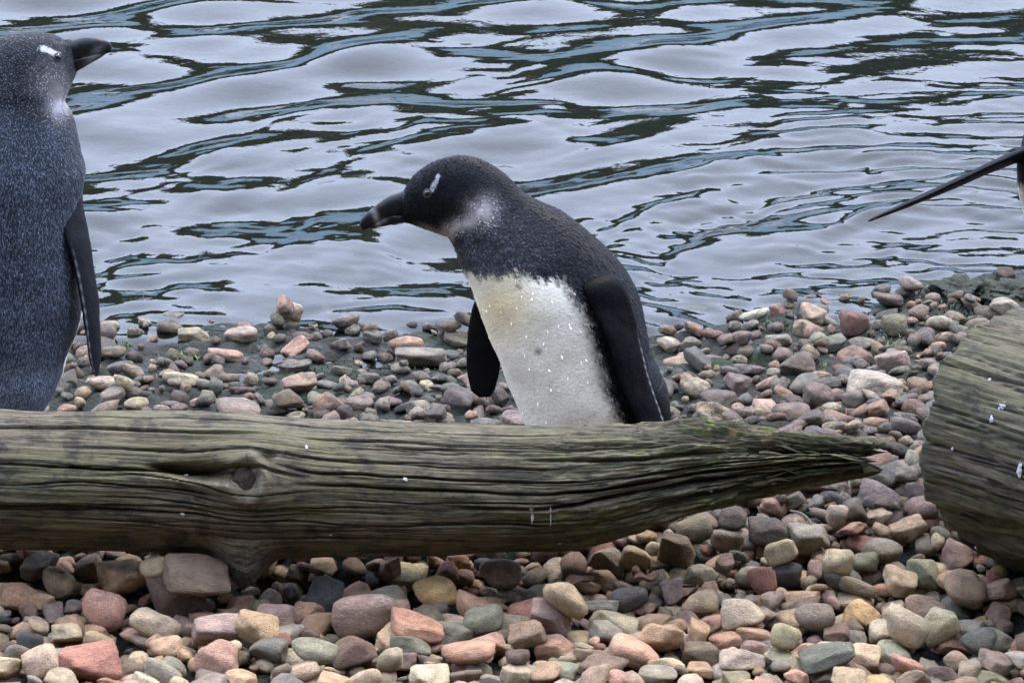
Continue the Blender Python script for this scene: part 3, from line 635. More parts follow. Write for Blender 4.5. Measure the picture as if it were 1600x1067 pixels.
# undulation, fine ridges
crk = np.zeros_like(S)
disp = .0036*fbm(S*5, TH*1.2, seed=61, octv=3) + .0006*fbm(S*7, q*130, seed=62, octv=3) + .0007*fbm(S*12, q*420, seed=63, octv=2)
def crack(qc, s0, s1, depth, width, seed):
    global disp, crk
    s1d = Cc[:, 0]; d = q - qc - (.004*fbm(s1d*6, 0*s1d, seed=seed, octv=3))[:, None]; S = s1d[:, None]
    m = sstep(s0, s0+.08, S)*(1-sstep(s1-.08, s1, S))*(.55+.45*np.clip(fbm(S*9, 0*S+3, seed=seed+1, octv=2)+.4, 0, 1))
    e_ = m*np.exp(-(np.abs(d)/(width*1.25))**3); disp -= 1.25*depth*e_; crk = np.maximum(crk, e_)
def qat(u, v):
    i = np.abs(us-u).argmin(); j = np.abs(thd[0]-ang_of(u, v)).argmin(); return q[i, j]
for (u, v, s0, s1, dp, wd, sd_) in [(60, 725, -1, -.25, .008, .0014, 1), (60, 792, -1, .1, .006, .0012, 2), (150, 668, -.75, -.3, .009, .0022, 3), (700, 765, -.3, .35, .009, .0016, 4), (620, 745, -.32, .5, .006, .0012, 5), (850, 790, -.1, .35, .01, .0022, 6),
                                  (250, 705, -.6, -.1, .005, .001, 7), (560, 690, -.3, .3, .006, .0014, 8), (100, 755, -1, -.35, .0045, .001, 9), (700, 700, -.2, .4, .005, .001, 10), (450, 835, -.45, .2, .006, .0012, 11), (900, 720, .0, .45, .007, .0018, 12), (300, 655, -.6, .1, .005, .0012, 13),
                                  (500, 715, -.3, .1, .004, .0009, 14), (1000, 690, .05, .45, .008, .002, 15), (1050, 745, .05, .45, .009, .002, 16)]:
    crack(qat(u, v), s0, s1, dp, wd, 100+sd_*3)
rk = np.random.default_rng(303)
for i in range(34):
    qq = rk.uniform(-90, 110)*ARC; m0 = rk.uniform(-.9, .45); L_ = rk.uniform(.08, .4)
    crack(qq, m0, m0+L_+.16, rk.uniform(.002, .005), rk.uniform(.0005, .0008), 500+3*i)
# the knot: swelling, collar and the eye-shaped hollow on its left
kr = np.hypot(kxd, kd)
disp += .012*bumpf(kr, .06) + .009*bumpf(kr-.025, .008)*(.6+.4*(kxd > 0)) - .014*bumpf(kr, .017)
sl = ang_of(320, 735); d2 = (thd-sl)*ARC - .10*(S-np.interp(320, us, Cc[:, 0]))*-1*.6
ex = (S-np.interp(318, us, Cc[:, 0]))
hol = np.exp(-(ex/.056)**4)*bumpf(d2, .0085*(1.1-.55*np.clip(-ex/.05, 0, 1))); disp -= .03*hol; crk = np.maximum(crk, .75*np.exp(-(ex/.056)**4)*bumpf(d2-.003, .004))
disp += .007*np.exp(-(ex/.06)**2)*bumpf(d2+.015, .007)
d3x = S-np.interp(425, us, Cc[:, 0]); d3 = (thd-ang_of(425, 715))*ARC; disp -= .01*np.exp(-(d3x/.009)**2-(d3/.008)**2)
# broken branch stub under the knot
sx = np.interp(383, us, Cc[:, 0]); sa = -64.
st = (thd-sa)*ARC
flare = np.exp(-np.abs((S-sx)/.031)**2.2)*np.exp(-(np.abs(st)/.036)**2.2)
disp += .042*flare + .004*np.exp(-((S-sx)/.12)**2)*np.exp(-(st/.05)**2) + flare*.004*fbm(S*150, q*60, seed=77, octv=2)
disp -= .006*np.exp(-((S-sx+.06)/.05)**2)*np.exp(-((thd+38-.0)*ARC/.018)**2)
# rotten, flaking right end
decay = sstep(560, 900, UU)*.55 + .45*sstep(950, 1250, UU); decay = np.clip(decay + .25*sstep(-1, 1, fbm(S*7, q*40, seed=70)) - .12, 0, 1)*(UU > 300)
fl = fbm(S*8, q*55, seed=71, octv=4); terr = np.floor(fl*3.2)/3.2
terr2 = np.floor(fbm(S*4.5, q*26, seed=75, octv=3)*2.2+.5)/2.2
disp += (decay*sstep(700, 1050, UU)*.8+.2*decay)*(.006*terr + .007*terr2 + .004*fbm(S*22, q*120, seed=72, octv=3)) - .004*decay
crk = np.maximum(crk, .8*decay*sstep(.35, .75, -terr-terr2*.6))
disp *= np.minimum(1, RR/.03)
tipw = sstep(1230, 1352, UU)
PX = S + tipw*(.034*fbm(q*70, S*0+1, seed=73, octv=3)-.01) + .002*fbm(S*40, q*60, seed=74, octv=2)
rad = np.maximum(RR + disp, .004)
a_ = TH
LV = np.stack([PX, Cc[:, 1][:, None] - rad*np.cos(a_), Cc[:, 2][:, None] + rad*np.sin(a_)], -1)
lorg = np.array([0., 5.07, 0.])
log_root = link(bpy.data.objects.new('log', None)); log_root.location = lorg
tag(log_root, 'long weathered log with a round knot and splintered mossy tip lying on the pebbles', 'log')
trunk = loft_obj('trunk', LV, M_log, log_root, lorg)
set_attr(trunk, 'grain', ext(np.stack([S, q, 0*S], -1), LV), 'FLOAT_VECTOR'); set_attr(trunk, 'decay', ext(decay[..., None], LV), 'FLOAT'); set_attr(trunk, 'crack', ext(crk[..., None], LV), 'FLOAT')
def log_pt(u, v, lift=0.):
    i = np.abs(us-u).argmin(); j = np.abs(thd[0]-ang_of(u, v)).argmin(); n = np.array([0, -math.cos(th[j]), math.sin(th[j])]); return LV[i, j]+n*lift, n
# knot core
p, n = log_pt(393, 748); v_, f_ = ico(4)
kv = v_*np.array([.0178, .008, .0178]); kv = kv*(1+.16*fbm(v_[:, 0]*3, v_[:, 1]*3, v_[:, 2]*3, 81, 4))[:, None]
rot = np.array(Vector((0, -1, 0)).rotation_difference(Vector(n)).to_matrix())
mesh_np('knot', kv @ rot.T + p + n*.0045 - lorg, f_, M_knot, trunk)
# splinters at the tip
def splinter(p0, d, L, w_, parent, org, mat, seed):
    t = np.linspace(0, 1, 9); a = np.array(d)/np.linalg.norm(d); s_ = np.cross(a, (0, 0, 1)); s_ /= np.linalg.norm(s_); uq = np.cross(s_, a); pp = np.linspace(0, 2*math.pi, 8, endpoint=False)
    rows = np.array([np.array(p0) + a*L*x + uq*(.004*math.sin(3*x+seed)) + (s_*np.cos(pp)[:, None]*w_*(1.02-x**1.5) + uq*np.sin(pp)[:, None]*w_*.5*(1.02-x**1.5))*(1+.25*noise(pp*2, x*6, seed))[:, None] for x in t])
    o = loft_obj('splinter', rows, mat, parent, org)
    set_attr(o, 'grain', ext(np.stack([rows[..., 0], np.broadcast_to(pp*w_, rows.shape[:2])*3, 0*rows[..., 0]], -1), rows), 'FLOAT_VECTOR'); set_attr(o, 'decay', ext(np.full(rows.shape[:2]+(1,), .75), rows), 'FLOAT')
for i in range(26):
    u = rng.uniform(1150, 1310); f = rng.uniform(.05, .8); a, b = np.interp(u, us, top), np.interp(u, us, bot)
    p, n = log_pt(u, a+(b-a)*f, -.003)
    splinter(p, (1, rng.uniform(-.12, .02), rng.uniform(-.16, .06)+.25*(f-.4)*1.), rng.uniform(.02, .05), rng.uniform(.0022, .005), log_root, lorg, M_log, i)
# droppings on the log
def splat(u, v, w_, h_, parent, org, ptfun):
    p, n = ptfun(u, v); v_, f_ = ico(3); sz = np.array([w_, 0, h_])/F*5.3
    sz[1] = .0009; kv = v_*sz*np.array([.5, 1, .5])*(1+.65*fbm(v_[:, 0]*2.5+u, v_[:, 1]*2, v_[:, 2]*2.5, int(v), 3))[:, None]
    rot = np.array(Vector((0, -1, 0)).rotation_difference(Vector(n)).to_matrix())
    mesh_np('bird_dropping', kv @ rot.T + p - org + n*.0005, f_, M_drop, parent)
for a in [(830, 792, 6, 22), (829, 806, 4, 16), (858, 805, 2, 24), (875, 853, 5, 4), (482, 701, 4, 7), (636, 748, 6, 5), (300, 738, 5, 4), (1108, 773, 5, 8), (352, 824, 5, 4), (520, 833, 3, 3), (1055, 743, 8, 4), (294, 800, 7, 5)]:
    splat(*a, log_root, lorg, log_pt)

# the thick sawn log at the right, its near end swinging towards the camera
PHI = R(41); Rb = .163
ax = np.array([math.cos(PHI), -math.sin(PHI), -.02]); hz_ = np.array([-math.sin(PHI), -math.cos(PHI), 0])   # axis, and the side that faces us
c0 = np.array([.63, 5.115, .157])
sl_ = np.linspace(0, .85, 420); n2 = 420; th2 = np.linspace(0, 2*math.pi, n2, endpoint=False)
T2, S2 = np.meshgrid(th2, sl_); td2 = np.degrees(T2); td2 = np.where(td2 > 180, td2-360, td2)
q2 = td2*.0028 + .008*np.sin(S2*6); crk2 = np.zeros_like(S2)
d_ = .005*fbm(S2*4, T2*1.3, seed=91, octv=3) + .0011*fbm(S2*6, q2*90, seed=92, octv=3) + .0009*fbm(S2*12, q2*330, seed=93, octv=2)
for i, (qa, dp, wd) in enumerate([(float(z_), .004, .0012) for z_ in np.random.default_rng(8).uniform(-20, 95, 26)] + [(28, .009, .002), (12, .006, .0014), (50, .007, .0016), (65, .006, .0014), (-8, .007, .0018), (38, .005, .0012), (-3, .004, .001), (20, .004, .001), (75, .006, .002), (57, .004, .001)]):
    dd = q2-qa*.0028-(.004*fbm(sl_*6, 0*sl_, seed=200+i, octv=3))[:, None]; e_ = np.exp(-(np.abs(dd)/(wd*.75))**3)*(.4+.6*np.clip(fbm(S2*7, 0*S2+2, seed=230+i)+.5, 0, 1)); d_ -= dp*.8*e_; crk2 = np.maximum(crk2, e_)
d_ -= .016*sstep(-22, -30, td2)*0 + .018*(1-sstep(-26, -19, td2+4*fbm(S2*9, 0*S2, seed=95)))*(td2 > -80)                  # rotted step low on the side
d_ += .006*fbm(S2*14, q2*60, seed=96, octv=3)*(td2 < -20)
d_ -= .010*(1-sstep(0, .02, S2))*sstep(-.2, 1, fbm(T2*4, 0*S2, seed=97)) + .006*(1-sstep(0, .006, S2))
r2 = Rb + d_
sx2 = S2 + (1-sstep(0, .03, S2))*(.006*fbm(T2*7, 0*S2, seed=98, octv=3))
BV = c0 + sx2[..., None]*ax + (r2*np.cos(T2))[..., None]*hz_ + (r2*np.sin(T2))[..., None]*np.array([0, 0, 1.])
borg = np.array([c0[0]+.3, c0[1]-.2, 0.])
blog = link(bpy.data.objects.new('log', None)); blog.location = borg
tag(blog, 'thick sawn off log stump with green algae lying at an angle on the shore', 'log')
bt = loft_obj('trunk', BV, M_log2, blog, borg)
set_attr(bt, 'grain', ext(np.stack([S2, q2, 0*S2], -1), BV), 'FLOAT_VECTOR'); set_attr(bt, 'decay', ext(np.clip(.25+.3*fbm(S2*5, q2*30, seed=99), 0, 1)[..., None], BV), 'FLOAT'); set_attr(bt, 'crack', ext(crk2[..., None], BV), 'FLOAT')
bu_, bv_, bd_ = project(BV)
def blog_pt(u, v):
    vis = np.cos(T2) > -.2; dd = np.where(vis, (bu_-u)**2+(bv_-v)**2, 1e9); i, j = np.unravel_index(dd.argmin(), dd.shape)
    return BV[i, j], hz_*math.cos(th2[j])+np.array([0, 0, math.sin(th2[j])])
for a in [(1566, 634, 13, 14), (1546, 594, 5, 5), (1593, 732, 8, 20), (1550, 655, 5, 10), (1490, 700, 4, 5)]: splat(*a, blog, borg, blog_pt)
for (u, v, L) in [(1502, 803, .05), (1497, 842, .045), (1540, 745, .05)]:
    p, n = blog_pt(u, v); splinter(p+n*.004, ax+np.array([0, 0, -.1]), L, .0045, blog, borg, M_log2, u)

# ------------------------------------------------------------------ pebbles
PAL = {  # name: sRGB look of the dry stone
 'pink': (205, 158, 146), 'salmon': (210, 158, 134), 'peach': (220, 178, 142), 'tan': (192, 170, 142), 'cream': (218, 204, 178), 'white': (226, 218, 202), 'grey': (156, 152, 146), 'green grey': (142, 148, 134),
 'purple grey': (138, 124, 124), 'mauve': (160, 135, 131), 'brown': (136, 116, 102), 'dark brown': (106, 90, 81), 'red brown': (165, 108, 96), 'blue black': (66, 76, 90), 'slate grey': (118, 123, 124), 'ochre': (208, 172, 112), 'olive': (132, 124, 100)}
ALB = 1.12
def stone_shape(seed, planes, p, amp, sub):
    rs = np.random.default_rng(seed); v, f = ico(sub)
    n = rs.normal(size=(planes, 3)); n /= np.linalg.norm(n, axis=1)[:, None]; n = np.vstack([n, np.eye(3), -np.eye(3)]); d = np.concatenate([rs.uniform(.72, 1.0, planes), np.ones(6)])
    s = (np.maximum(v @ n.T, 0)/d)**p
    r = s.sum(1)**(-1/p)
    V = v*r[:, None]; V *= (1+amp*fbm(v[:, 0]*1.6+seed, v[:, 1]*1.6, v[:, 2]*1.6, seed, 3) + amp*.25*fbm(v[:, 0]*6+seed, v[:, 1]*6, v[:, 2]*6, seed+3, 2))[:, None]
    ext_ = np.abs(V).max(0); return V/ext_
SH_R = [(s, 6, 4.6, .07) for s in range(10)]            # rounded
SH_A = [(s+50, 8, 17., .055) for s in range(14)]         # angular
SHAPES = SH_R+SH_A
HI = []; LO = []
for i, (s, npl, pw, am) in enumerate(SHAPES):
    V = stone_shape(s, npl, pw, am, 4 if i >= 10 else 3); f = ico(4 if i >= 10 else 3)[1]
    me = bpy.data.meshes.new('pebble'); me.from_pydata(V.tolist(), [], f.tolist()); me.polygons.foreach_set('use_smooth', np.ones(len(f), bool)); me.materials.append(M_stone); me.update(); HI.append(me)
    LO.append(stone_shape(s, npl, pw, am, 2))
CELL = .004; HX0, HX1, HY0, HY1 = -1.15, 1.15, 4.25, 6.75
gx = np.arange(HX0, HX1, CELL); gy = np.arange(HY0, HY1, CELL); GX, GY = np.meshgrid(gx, gy)
HM = ground_z(GX, GY)
# undersides of the logs: stones may not rise into them
CE = np.full_like(HM, 9.)
ci = np.interp(gx, Cc[:, 0], Cc[:, 1]); cz_ = np.interp(gx, Cc[:, 0], Cc[:, 2]); cr_ = np.interp(gx, Cc[:, 0], Rr)*1.06; cr_[gx > Cc[-1, 0]+.02] = 0
dY = GY-ci[None]; m = np.abs(dY) < cr_[None]
CE = np.where(m, cz_[None]-np.sqrt(np.maximum(cr_[None]**2-dY**2, 0)), CE)
rel = np.stack([GX-c0[0], GY-c0[1]], -1); al = rel @ ax[:2]/np.linalg.norm(ax[:2]); pe = rel @ np.array([-hz_[0], -hz_[1]])
m = (al > -.01) & (al < .85) & (np.abs(pe) < Rb*1.03); CE = np.where(m, np.minimum(CE, c0[2]-np.sqrt(np.maximum((Rb*1.03)**2-pe**2, 0))), CE)
for px_, py_ in [(pm[0]-.045, YM-.05), (pm[0]+.035, YM+.02), (pl[0]-.05, YL-.03), (pl[0]+.035, YL+.03), (pr_[0]-.05, YR-.03), (pr_[0]+.035, YR+.02)]:
    m = np.hypot(GX-px_+.02, GY-py_+.02) < .06; CE = np.where(m, np.minimum(CE, .003), CE)
G0 = HM.copy(); stones = []; KEEP = np.zeros(HM.shape, bool)
def try_drop(x, y, a, b, c, yaw, sink, free=False):
    rmax = max(a, b); i0, i1 = int((y-rmax-HY0)/CELL), int((y+rmax-HY0)/CELL)+1; j0, j1 = int((x-rmax-HX0)/CELL), int((x+rmax-HX0)/CELL)+1
    if i0 < 0 or j0 < 0 or i1 >= HM.shape[0] or j1 >= HM.shape[1]: return None
    dx = GX[i0:i1, j0:j1]-x; dy = GY[i0:i1, j0:j1]-y; cs, sn = math.cos(yaw), math.sin(yaw)
    e = ((dx*cs+dy*sn)/a)**2+((-dx*sn+dy*cs)/b)**2; m = e < 1
    if m.sum() < 4: return None
    if not free and KEEP[i0:i1, j0:j1][m].mean() > .06: return None
    h = HM[i0:i1, j0:j1][m]; ddx, ddy = dx[m], dy[m]; up = c*np.sqrt(1-e[m])
    gxx = (h*ddx).sum()/((ddx**2).sum()+1e-9); gyy = (h*ddy).sum()/((ddy**2).sum()+1e-9)
    g = math.hypot(gxx, gyy); lim = .55
    if g > lim: gxx *= lim/g; gyy *= lim/g
    pln = gxx*ddx+gyy*ddy
    need = h-pln+up
    z = np.quantile(need, .93) - sink*c
    topz = z+pln+up
    if (topz > CE[i0:i1, j0:j1][m]+.001).any(): return None
    return z, gxx, gyy, (slice(i0, i1), slice(j0, j1)), m, topz
def commit(x, y, a, b, c, yaw, r, colname, shape, named=None):
    z, gxx, gyy, sl, m, topz = r; sub = HM[sl]; sub[m] = np.maximum(sub[m], topz)
    if named: KEEP[sl][m] = True
    stones.append(dict(x=x, y=y, z=z, a=a, b=b, c=c, yaw=yaw, gx=gxx, gy=gyy, col=colname, shape=shape, named=named, rnd=random.random()))
FRONT_MIX = ['pink']*8+['salmon']*9+['peach']*10+['tan']*16+['cream']*12+['white']*3+['grey']*10+['green grey']*4+['purple grey']*4+['mauve']*7+['brown']*10+['dark brown']*2+['red brown']*5+['blue black']*3+['slate grey']*5+['ochre']*3+['olive']*5
BACK_MIX = ['pink']*4+['salmon']*3+['tan']*12+['cream']*4+['white']*2+['grey']*18+['green grey']*8+['purple grey']*10+['mauve']*9+['brown']*12+['dark brown']*6+['red brown']*3+['slate grey']*6+['olive']*6
def fill(n, x0, x1, y0, y1, smin, smax, mixl, sink, tries=9, dens=None, ang=.55, flat=(.42, .78)):
    for _ in range(n):
        a = smin*(smax/smin)**(rng.random()**1.15)/2; b = a*rng.uniform(.62, .95); c = min(b, a*rng.uniform(*flat)); yaw = rng.uniform(0, math.pi); best = None
        for _t in range(tries):
            x, y = rng.uniform(x0, x1), rng.uniform(y0, y1)
            if dens is not None and rng.random() > dens(x, y): continue
            r = try_drop(x, y, a, b, c, yaw, sink)
            if r is None: continue
            sc_ = r[0]+c-G0[int((y-HY0)/CELL), int((x-HX0)/CELL)]
            if best is None or sc_ < best[2]: best = ((x, y), r, sc_)
        if best:
            sh = int(rng.integers(10, 24)) if rng.random() < ang else int(rng.integers(0, 10))
            commit(best[0][0], best[0][1], a, b, c, yaw, best[1], random.choice(mixl), sh)
def named_stone(u, v, w_, h_, col, shp, label=None, yaw=None, back=False):
    zg = -.012 if back else .0
    p = at_z(u, v, zg); dep = (p-CP) @ FW; a = w_/F*dep/2; b = a*.78; hh = h_/F*dep
    c = math.sqrt(max(hh**2-(2*b*.3)**2, (.7*a)**2))/(2*.956); c = min(c, a*1.1)
    if yaw is None: yaw = rng.uniform(-.25, .25)
    r = None
    for k_ in range(14):
        q_ = p + np.array([rng.normal(0, .004*k_), rng.normal(0, .004*k_), 0]); r = try_drop(q_[0], q_[1], a, b, c, yaw, .25 if back else .12, True)
        if r is not None:
            # shift along the ground so that it projects where the photograph shows it
            q2_ = at_z(u, v, r[0]); r2_ = try_drop(q2_[0], q2_[1], a, b, c, yaw, .25 if back else .12, True)
            if r2_ is not None: q_, r = q2_, r2_
            break
    if r is None: return
    sh = {'r': int(rng.integers(0, 10)), 'a': int(rng.integers(10, 24))}[shp]
    commit(q_[0], q_[1], a, b, c, yaw, r, col, sh, label or True)
# first layer in front, then the stones one can recognise, then the rest
fill(1350, -1.05, 1.05, 4.38, 5.28, .022, .056, FRONT_MIX, .1, 8, None, .8, (.34, .64))
FRONT = [(508, 915, 56, 74, 'blue black', 'a', 'upright blue black slate stone beneath the branch stub of the long log'), (575, 922, 112, 74, 'brown', 'r', 'large smooth grey brown oblong stone beside the blue black slate'),
 (678, 920, 76, 42, 'ochre', 'r', 'yellow tan rounded stone just in front of the long log'), (780, 910, 70, 50, 'grey', 'r'), (275, 902, 84, 84, 'dark brown', 'a', 'big dark purple brown block leaning under the long log'), (192, 912, 76, 56, 'peach', 'a'), (163, 943, 76, 52, 'pink', 'r'),
 (239, 932, 56, 38, 'cream', 'r'), (135, 1027, 106, 44, 'red brown', 'a', 'rose red pitted long stone on the gravel in front of the log'), (65, 1024, 66, 52, 'cream', 'r'), (310, 948, 106, 36, 'dark brown', 'a'), (432, 952, 66, 42, 'mauve', 'r'), (345, 975, 92, 54, 'purple grey', 'a'), (242, 972, 82, 42, 'cream', 'r'),
 (400, 1000, 78, 46, 'peach', 'a'), (490, 1005, 84, 42, 'green grey', 'r'), (550, 1025, 72, 52, 'brown', 'a'), (652, 990, 86, 42, 'salmon', 'a'), (728, 1025, 102, 40, 'salmon', 'r'), (735, 955, 66, 44, 'salmon', 'r'), (756, 966, 66, 40, 'green grey', 'r'), (338, 1037, 70, 60, 'pink', 'a'), (252, 1040, 66, 42, 'grey', 'r'), (608, 1022, 42, 40, 'white', 'r'),
 (45, 993, 42, 38, 'blue black', 'r'), (92, 988, 56, 46, 'grey', 'a'), (30, 940, 60, 45, 'salmon', 'a'), (90, 920, 60, 50, 'tan', 'r'), (830, 930, 78, 40, 'red brown', 'r', 'smooth dark red stone on the gravel before the middle of the log'), (862, 978, 70, 50, 'purple grey', 'a', 'purple grey wedge shaped stone on the gravel in front of the log'), (884, 950, 74, 46, 'tan', 'r'), (957, 962, 86, 40, 'cream', 'a'), (992, 1012, 86, 44, 'salmon', 'r'),
 (1030, 987, 76, 42, 'peach', 'a'), (1160, 967, 82, 50, 'white', 'a', 'white stone with grey green stains on the gravel'), (1230, 907, 52, 38, 'blue black', 'r', 'rounded blue black stone beside the round cream pebble'), (1222, 882, 54, 40, 'cream', 'r'), (1135, 895, 54, 46, 'grey', 'r'), (1092, 930, 60, 44, 'tan', 'r'), (1190, 915, 46, 50, 'red brown', 'r'), (1315, 902, 66, 42, 'slate grey', 'r'),
 (1340, 922, 62, 30, 'olive', 'r'), (1345, 962, 66, 36, 'ochre', 'a', 'ochre yellow pitted stone on the gravel near the stump'), (1272, 962, 66, 46, 'purple grey', 'r'), (1442, 947, 70, 50, 'brown', 'r'), (1505, 902, 76, 42, 'tan', 'r'), (1420, 877, 58, 36, 'peach', 'a'), (1310, 870, 50, 38, 'cream', 'r'), (1262, 845, 72, 52, 'grey', 'a'), (1467, 992, 62, 52, 'cream', 'a'),
 (1412, 1005, 80, 58, 'cream', 'r'), (1292, 1037, 92, 42, 'slate grey', 'a', 'flat greenish slate on the gravel'), (1160, 1032, 78, 42, 'white', 'a'), (1225, 1025, 50, 42, 'cream', 'r'), (1530, 1000, 62, 46, 'slate grey', 'r'), (1200, 832, 62, 46, 'dark brown', 'a'), (1145, 830, 44, 42, 'dark brown', 'a'), (1060, 860, 60, 50, 'brown', 'a'), (950, 885, 60, 44, 'grey', 'a'), (1085, 890, 62, 40, 'olive', 'r'), (995, 890, 50, 46, 'tan', 'r')]
for a in FRONT: named_stone(*a)
fill(800, -1.05, 1.05, 4.38, 5.22, .022, .056, FRONT_MIX, .1, 12, None, .8, (.34, .64))
fill(260, -1.0, 1.0, 4.4, 5.25, .014, .03, FRONT_MIX, .1, 10)
BACK = [(169, 505, 36, 24, 'white', 'r', 'white pebble at the waterline beside the upright penguin'), (267, 508, 46, 28, 'brown', 'r'), (375, 526, 54, 28, 'white', 'r', 'smooth white oval stone at the water edge between the penguins'), (303, 525, 50, 30, 'tan', 'a'), (635, 537, 56, 32, 'peach', 'r', 'orange tan rounded stone at the waterline near the stooping penguin'), (658, 557, 82, 28, 'grey', 'a'), (282, 590, 56, 25, 'cream', 'r'),
 (352, 562, 60, 24, 'pink', 'r'), (178, 555, 46, 24, 'tan', 'r'), (369, 638, 80, 28, 'mauve', 'r', 'long smooth brown purple oval stone right behind the long log'), (513, 634, 52, 40, 'pink', 'a', 'bright pink angular stone right behind the long log'), (210, 579, 44, 20, 'tan', 'r'), (167, 597, 64, 24, 'cream', 'r'), (467, 609, 58, 34, 'tan', 'a'),
 (1178, 497, 54, 22, 'white', 'r', 'flat white stone at the waterline behind the stooping penguin'), (1258, 513, 46, 30, 'tan', 'a'), (1066, 547, 20, 14, 'white', 'r', 'tiny white round pebble on the mud behind the stooping penguin'), (1086, 607, 50, 30, 'cream', 'r'), (1116, 642, 60, 40, 'tan', 'a'), (1238, 646, 64, 34, 'mauve', 'r'), (1368, 604, 92, 44, 'grey', 'a', 'large grey brown stone on the mud near the thick stump'), (1336, 553, 62, 32, 'pink', 'a'), (1396, 564, 54, 40, 'mauve', 'a'),
 (1336, 519, 46, 38, 'red brown', 'a'), (1466, 508, 42, 24, 'white', 'r'), (1434, 607, 42, 28, 'peach', 'r'), (1312, 580, 26, 15, 'red brown', 'r', 'small brick red pebble on the mud behind the log tip'), (1276, 620, 52, 42, 'mauve', 'a'), (1224, 622, 36, 22, 'pink', 'r'), (1086, 522, 38, 20, 'salmon', 'r'), (1412, 664, 50, 28, 'purple grey', 'r'), (1370, 662, 44, 24, 'peach', 'r'), (1306, 666, 44, 24, 'tan', 'r'),
 (1375, 784, 68, 40, 'mauve', 'a'), (1323, 762, 54, 26, 'grey', 'r'), (1309, 797, 38, 42, 'white', 'r', 'upright pinkish white pebble in the dark gap between the two logs'), (1377, 723, 40, 40, 'mauve', 'a'), (1407, 740, 42, 28, 'grey', 'r'), (1450, 480, 30, 18, 'tan', 'r'), (1398, 512, 44, 34, 'olive', 'r'), (1215, 535, 50, 26, 'grey', 'a'), (1245, 575, 60, 34, 'brown', 'a')]
for a in BACK: named_stone(*(a if len(a) > 6 else a+(None,)), back=True)
fill(130, .15, .75, 4.98, 5.5, .03, .06, BACK_MIX, .2, 6, None, .6)
fill(170, .15, .75, 4.98, 5.5, .016, .036, BACK_MIX, .2, 6, None, .6)
fill(200, -1.05, .6, 5.17, 5.5, .03, .055, BACK_MIX, .2, 6, None, .6)
dens = lambda x, y: float(np.clip((shore_y(x)+.02-y)*1.5+.12, .06, 1)*(1 if x > .15 else .85))
fill(640, -1.05, 1.1, 5.2, 6.5, .026, .054, BACK_MIX, .3, 8, dens, .8, (.32, .6))
fill(1250, -1.05, 1.1, 5.15, 6.5, .012, .036, BACK_MIX, .2, 8, dens, .6, (.4, .75))
fill(26, -1.05, 1.1, 6.0, 6.6, .03, .05, BACK_MIX, .2, 6, lambda x, y: float(abs(shore_y(x)-y) < .07), .4)

# how much of each stone the camera sees decides which are built singly
W_, H_ = 800, 534; zb = np.full((H_, W_), 1e9); ib = np.full((H_, W_), -1)
for i, s in enumerate(stones):
    u, v, d = project(np.array([s['x'], s['y'], s['z']])); u /= 2; v /= 2
    ru = F/2*math.hypot(s['a']*math.cos(s['yaw']), s['b']*math.sin(s['yaw']))/d; bb = math.hypot(s['a']*math.sin(s['yaw']), s['b']*math.cos(s['yaw'])); rv = F/2*math.hypot(s['c']*.956, bb*.3)/d
    u0, u1, v0, v1 = max(int(u-ru), 0), min(int(u+ru)+1, W_), max(int(v-rv), 0), min(int(v+rv)+1, H_)
    if u0 >= u1 or v0 >= v1: continue
    UU_, VV_ = np.meshgrid(np.arange(u0, u1), np.arange(v0, v1)); e = ((UU_-u)/ru)**2+((VV_-v)/rv)**2
    zz = d-np.sqrt(np.clip(1-e, 0, 1))*s['c']; sb = zb[v0:v1, u0:u1]; m = (e < 1) & (zz < sb); sb[m] = zz[m]; ib[v0:v1, u0:u1][m] = i
uu_ = np.arange(W_)*2; tt_ = np.interp(uu_, us, top); bb_ = np.interp(uu_, us, bot); vv_ = np.arange(H_)[:, None]*2
ib[(vv_ > tt_[None]) & (vv_ < bb_[None]) & (uu_[None] < 1350)] = -1; ib[(uu_[None] > 1430) & (vv_ > 490) & (vv_ < 860)] = -1
ib[(uu_[None] > 735+(vv_-430)*.4) & (uu_[None] < 1040) & (vv_ < 665)] = -1
cnt = np.bincount(ib[ib >= 0], minlength=len(stones))
order = sorted(range(len(stones)), key=lambda i: -(cnt[i] + (100000 if isinstance(stones[i]['named'], str) and cnt[i] > 8 else 0)))
single = [i for i in order[:298] if cnt[i] > 8]; sset = set(single)
def stone_matrix(s):
    n = Vector((-s['gx'], -s['gy'], 1)).normalized(); q_ = Vector((0, 0, 1)).rotation_difference(n)
    return Matrix.Translation((s['x'], s['y'], s['z'])) @ q_.to_matrix().to_4x4() @ Matrix.Rotation(s['yaw'], 4, 'Z') @ Matrix.Diagonal((s['a'], s['b'], s['c'], 1))
def tint_of(s, rs):
    c = lin(*PAL[s['col']]); c = c*.66+.34*c.mean()*np.array([1.1, 1., .86]); c = c*ALB*np.array([1.12, 1., .81])*rs.uniform(.78, 1.16); c = c*(1+rs.normal(0, .03, 3)); wet = float(sstep(5.0, 5.35, s['y'])*rs.uniform(.55, 1.)); c = c*(1.22-.34*wet); c = c*min(1., .72/c.max()); return np.maximum(c, .02), wet
rs = np.random.default_rng(77)
for i, s in enumerate(stones): s['tint'], s['wet'] = tint_of(s, rs)
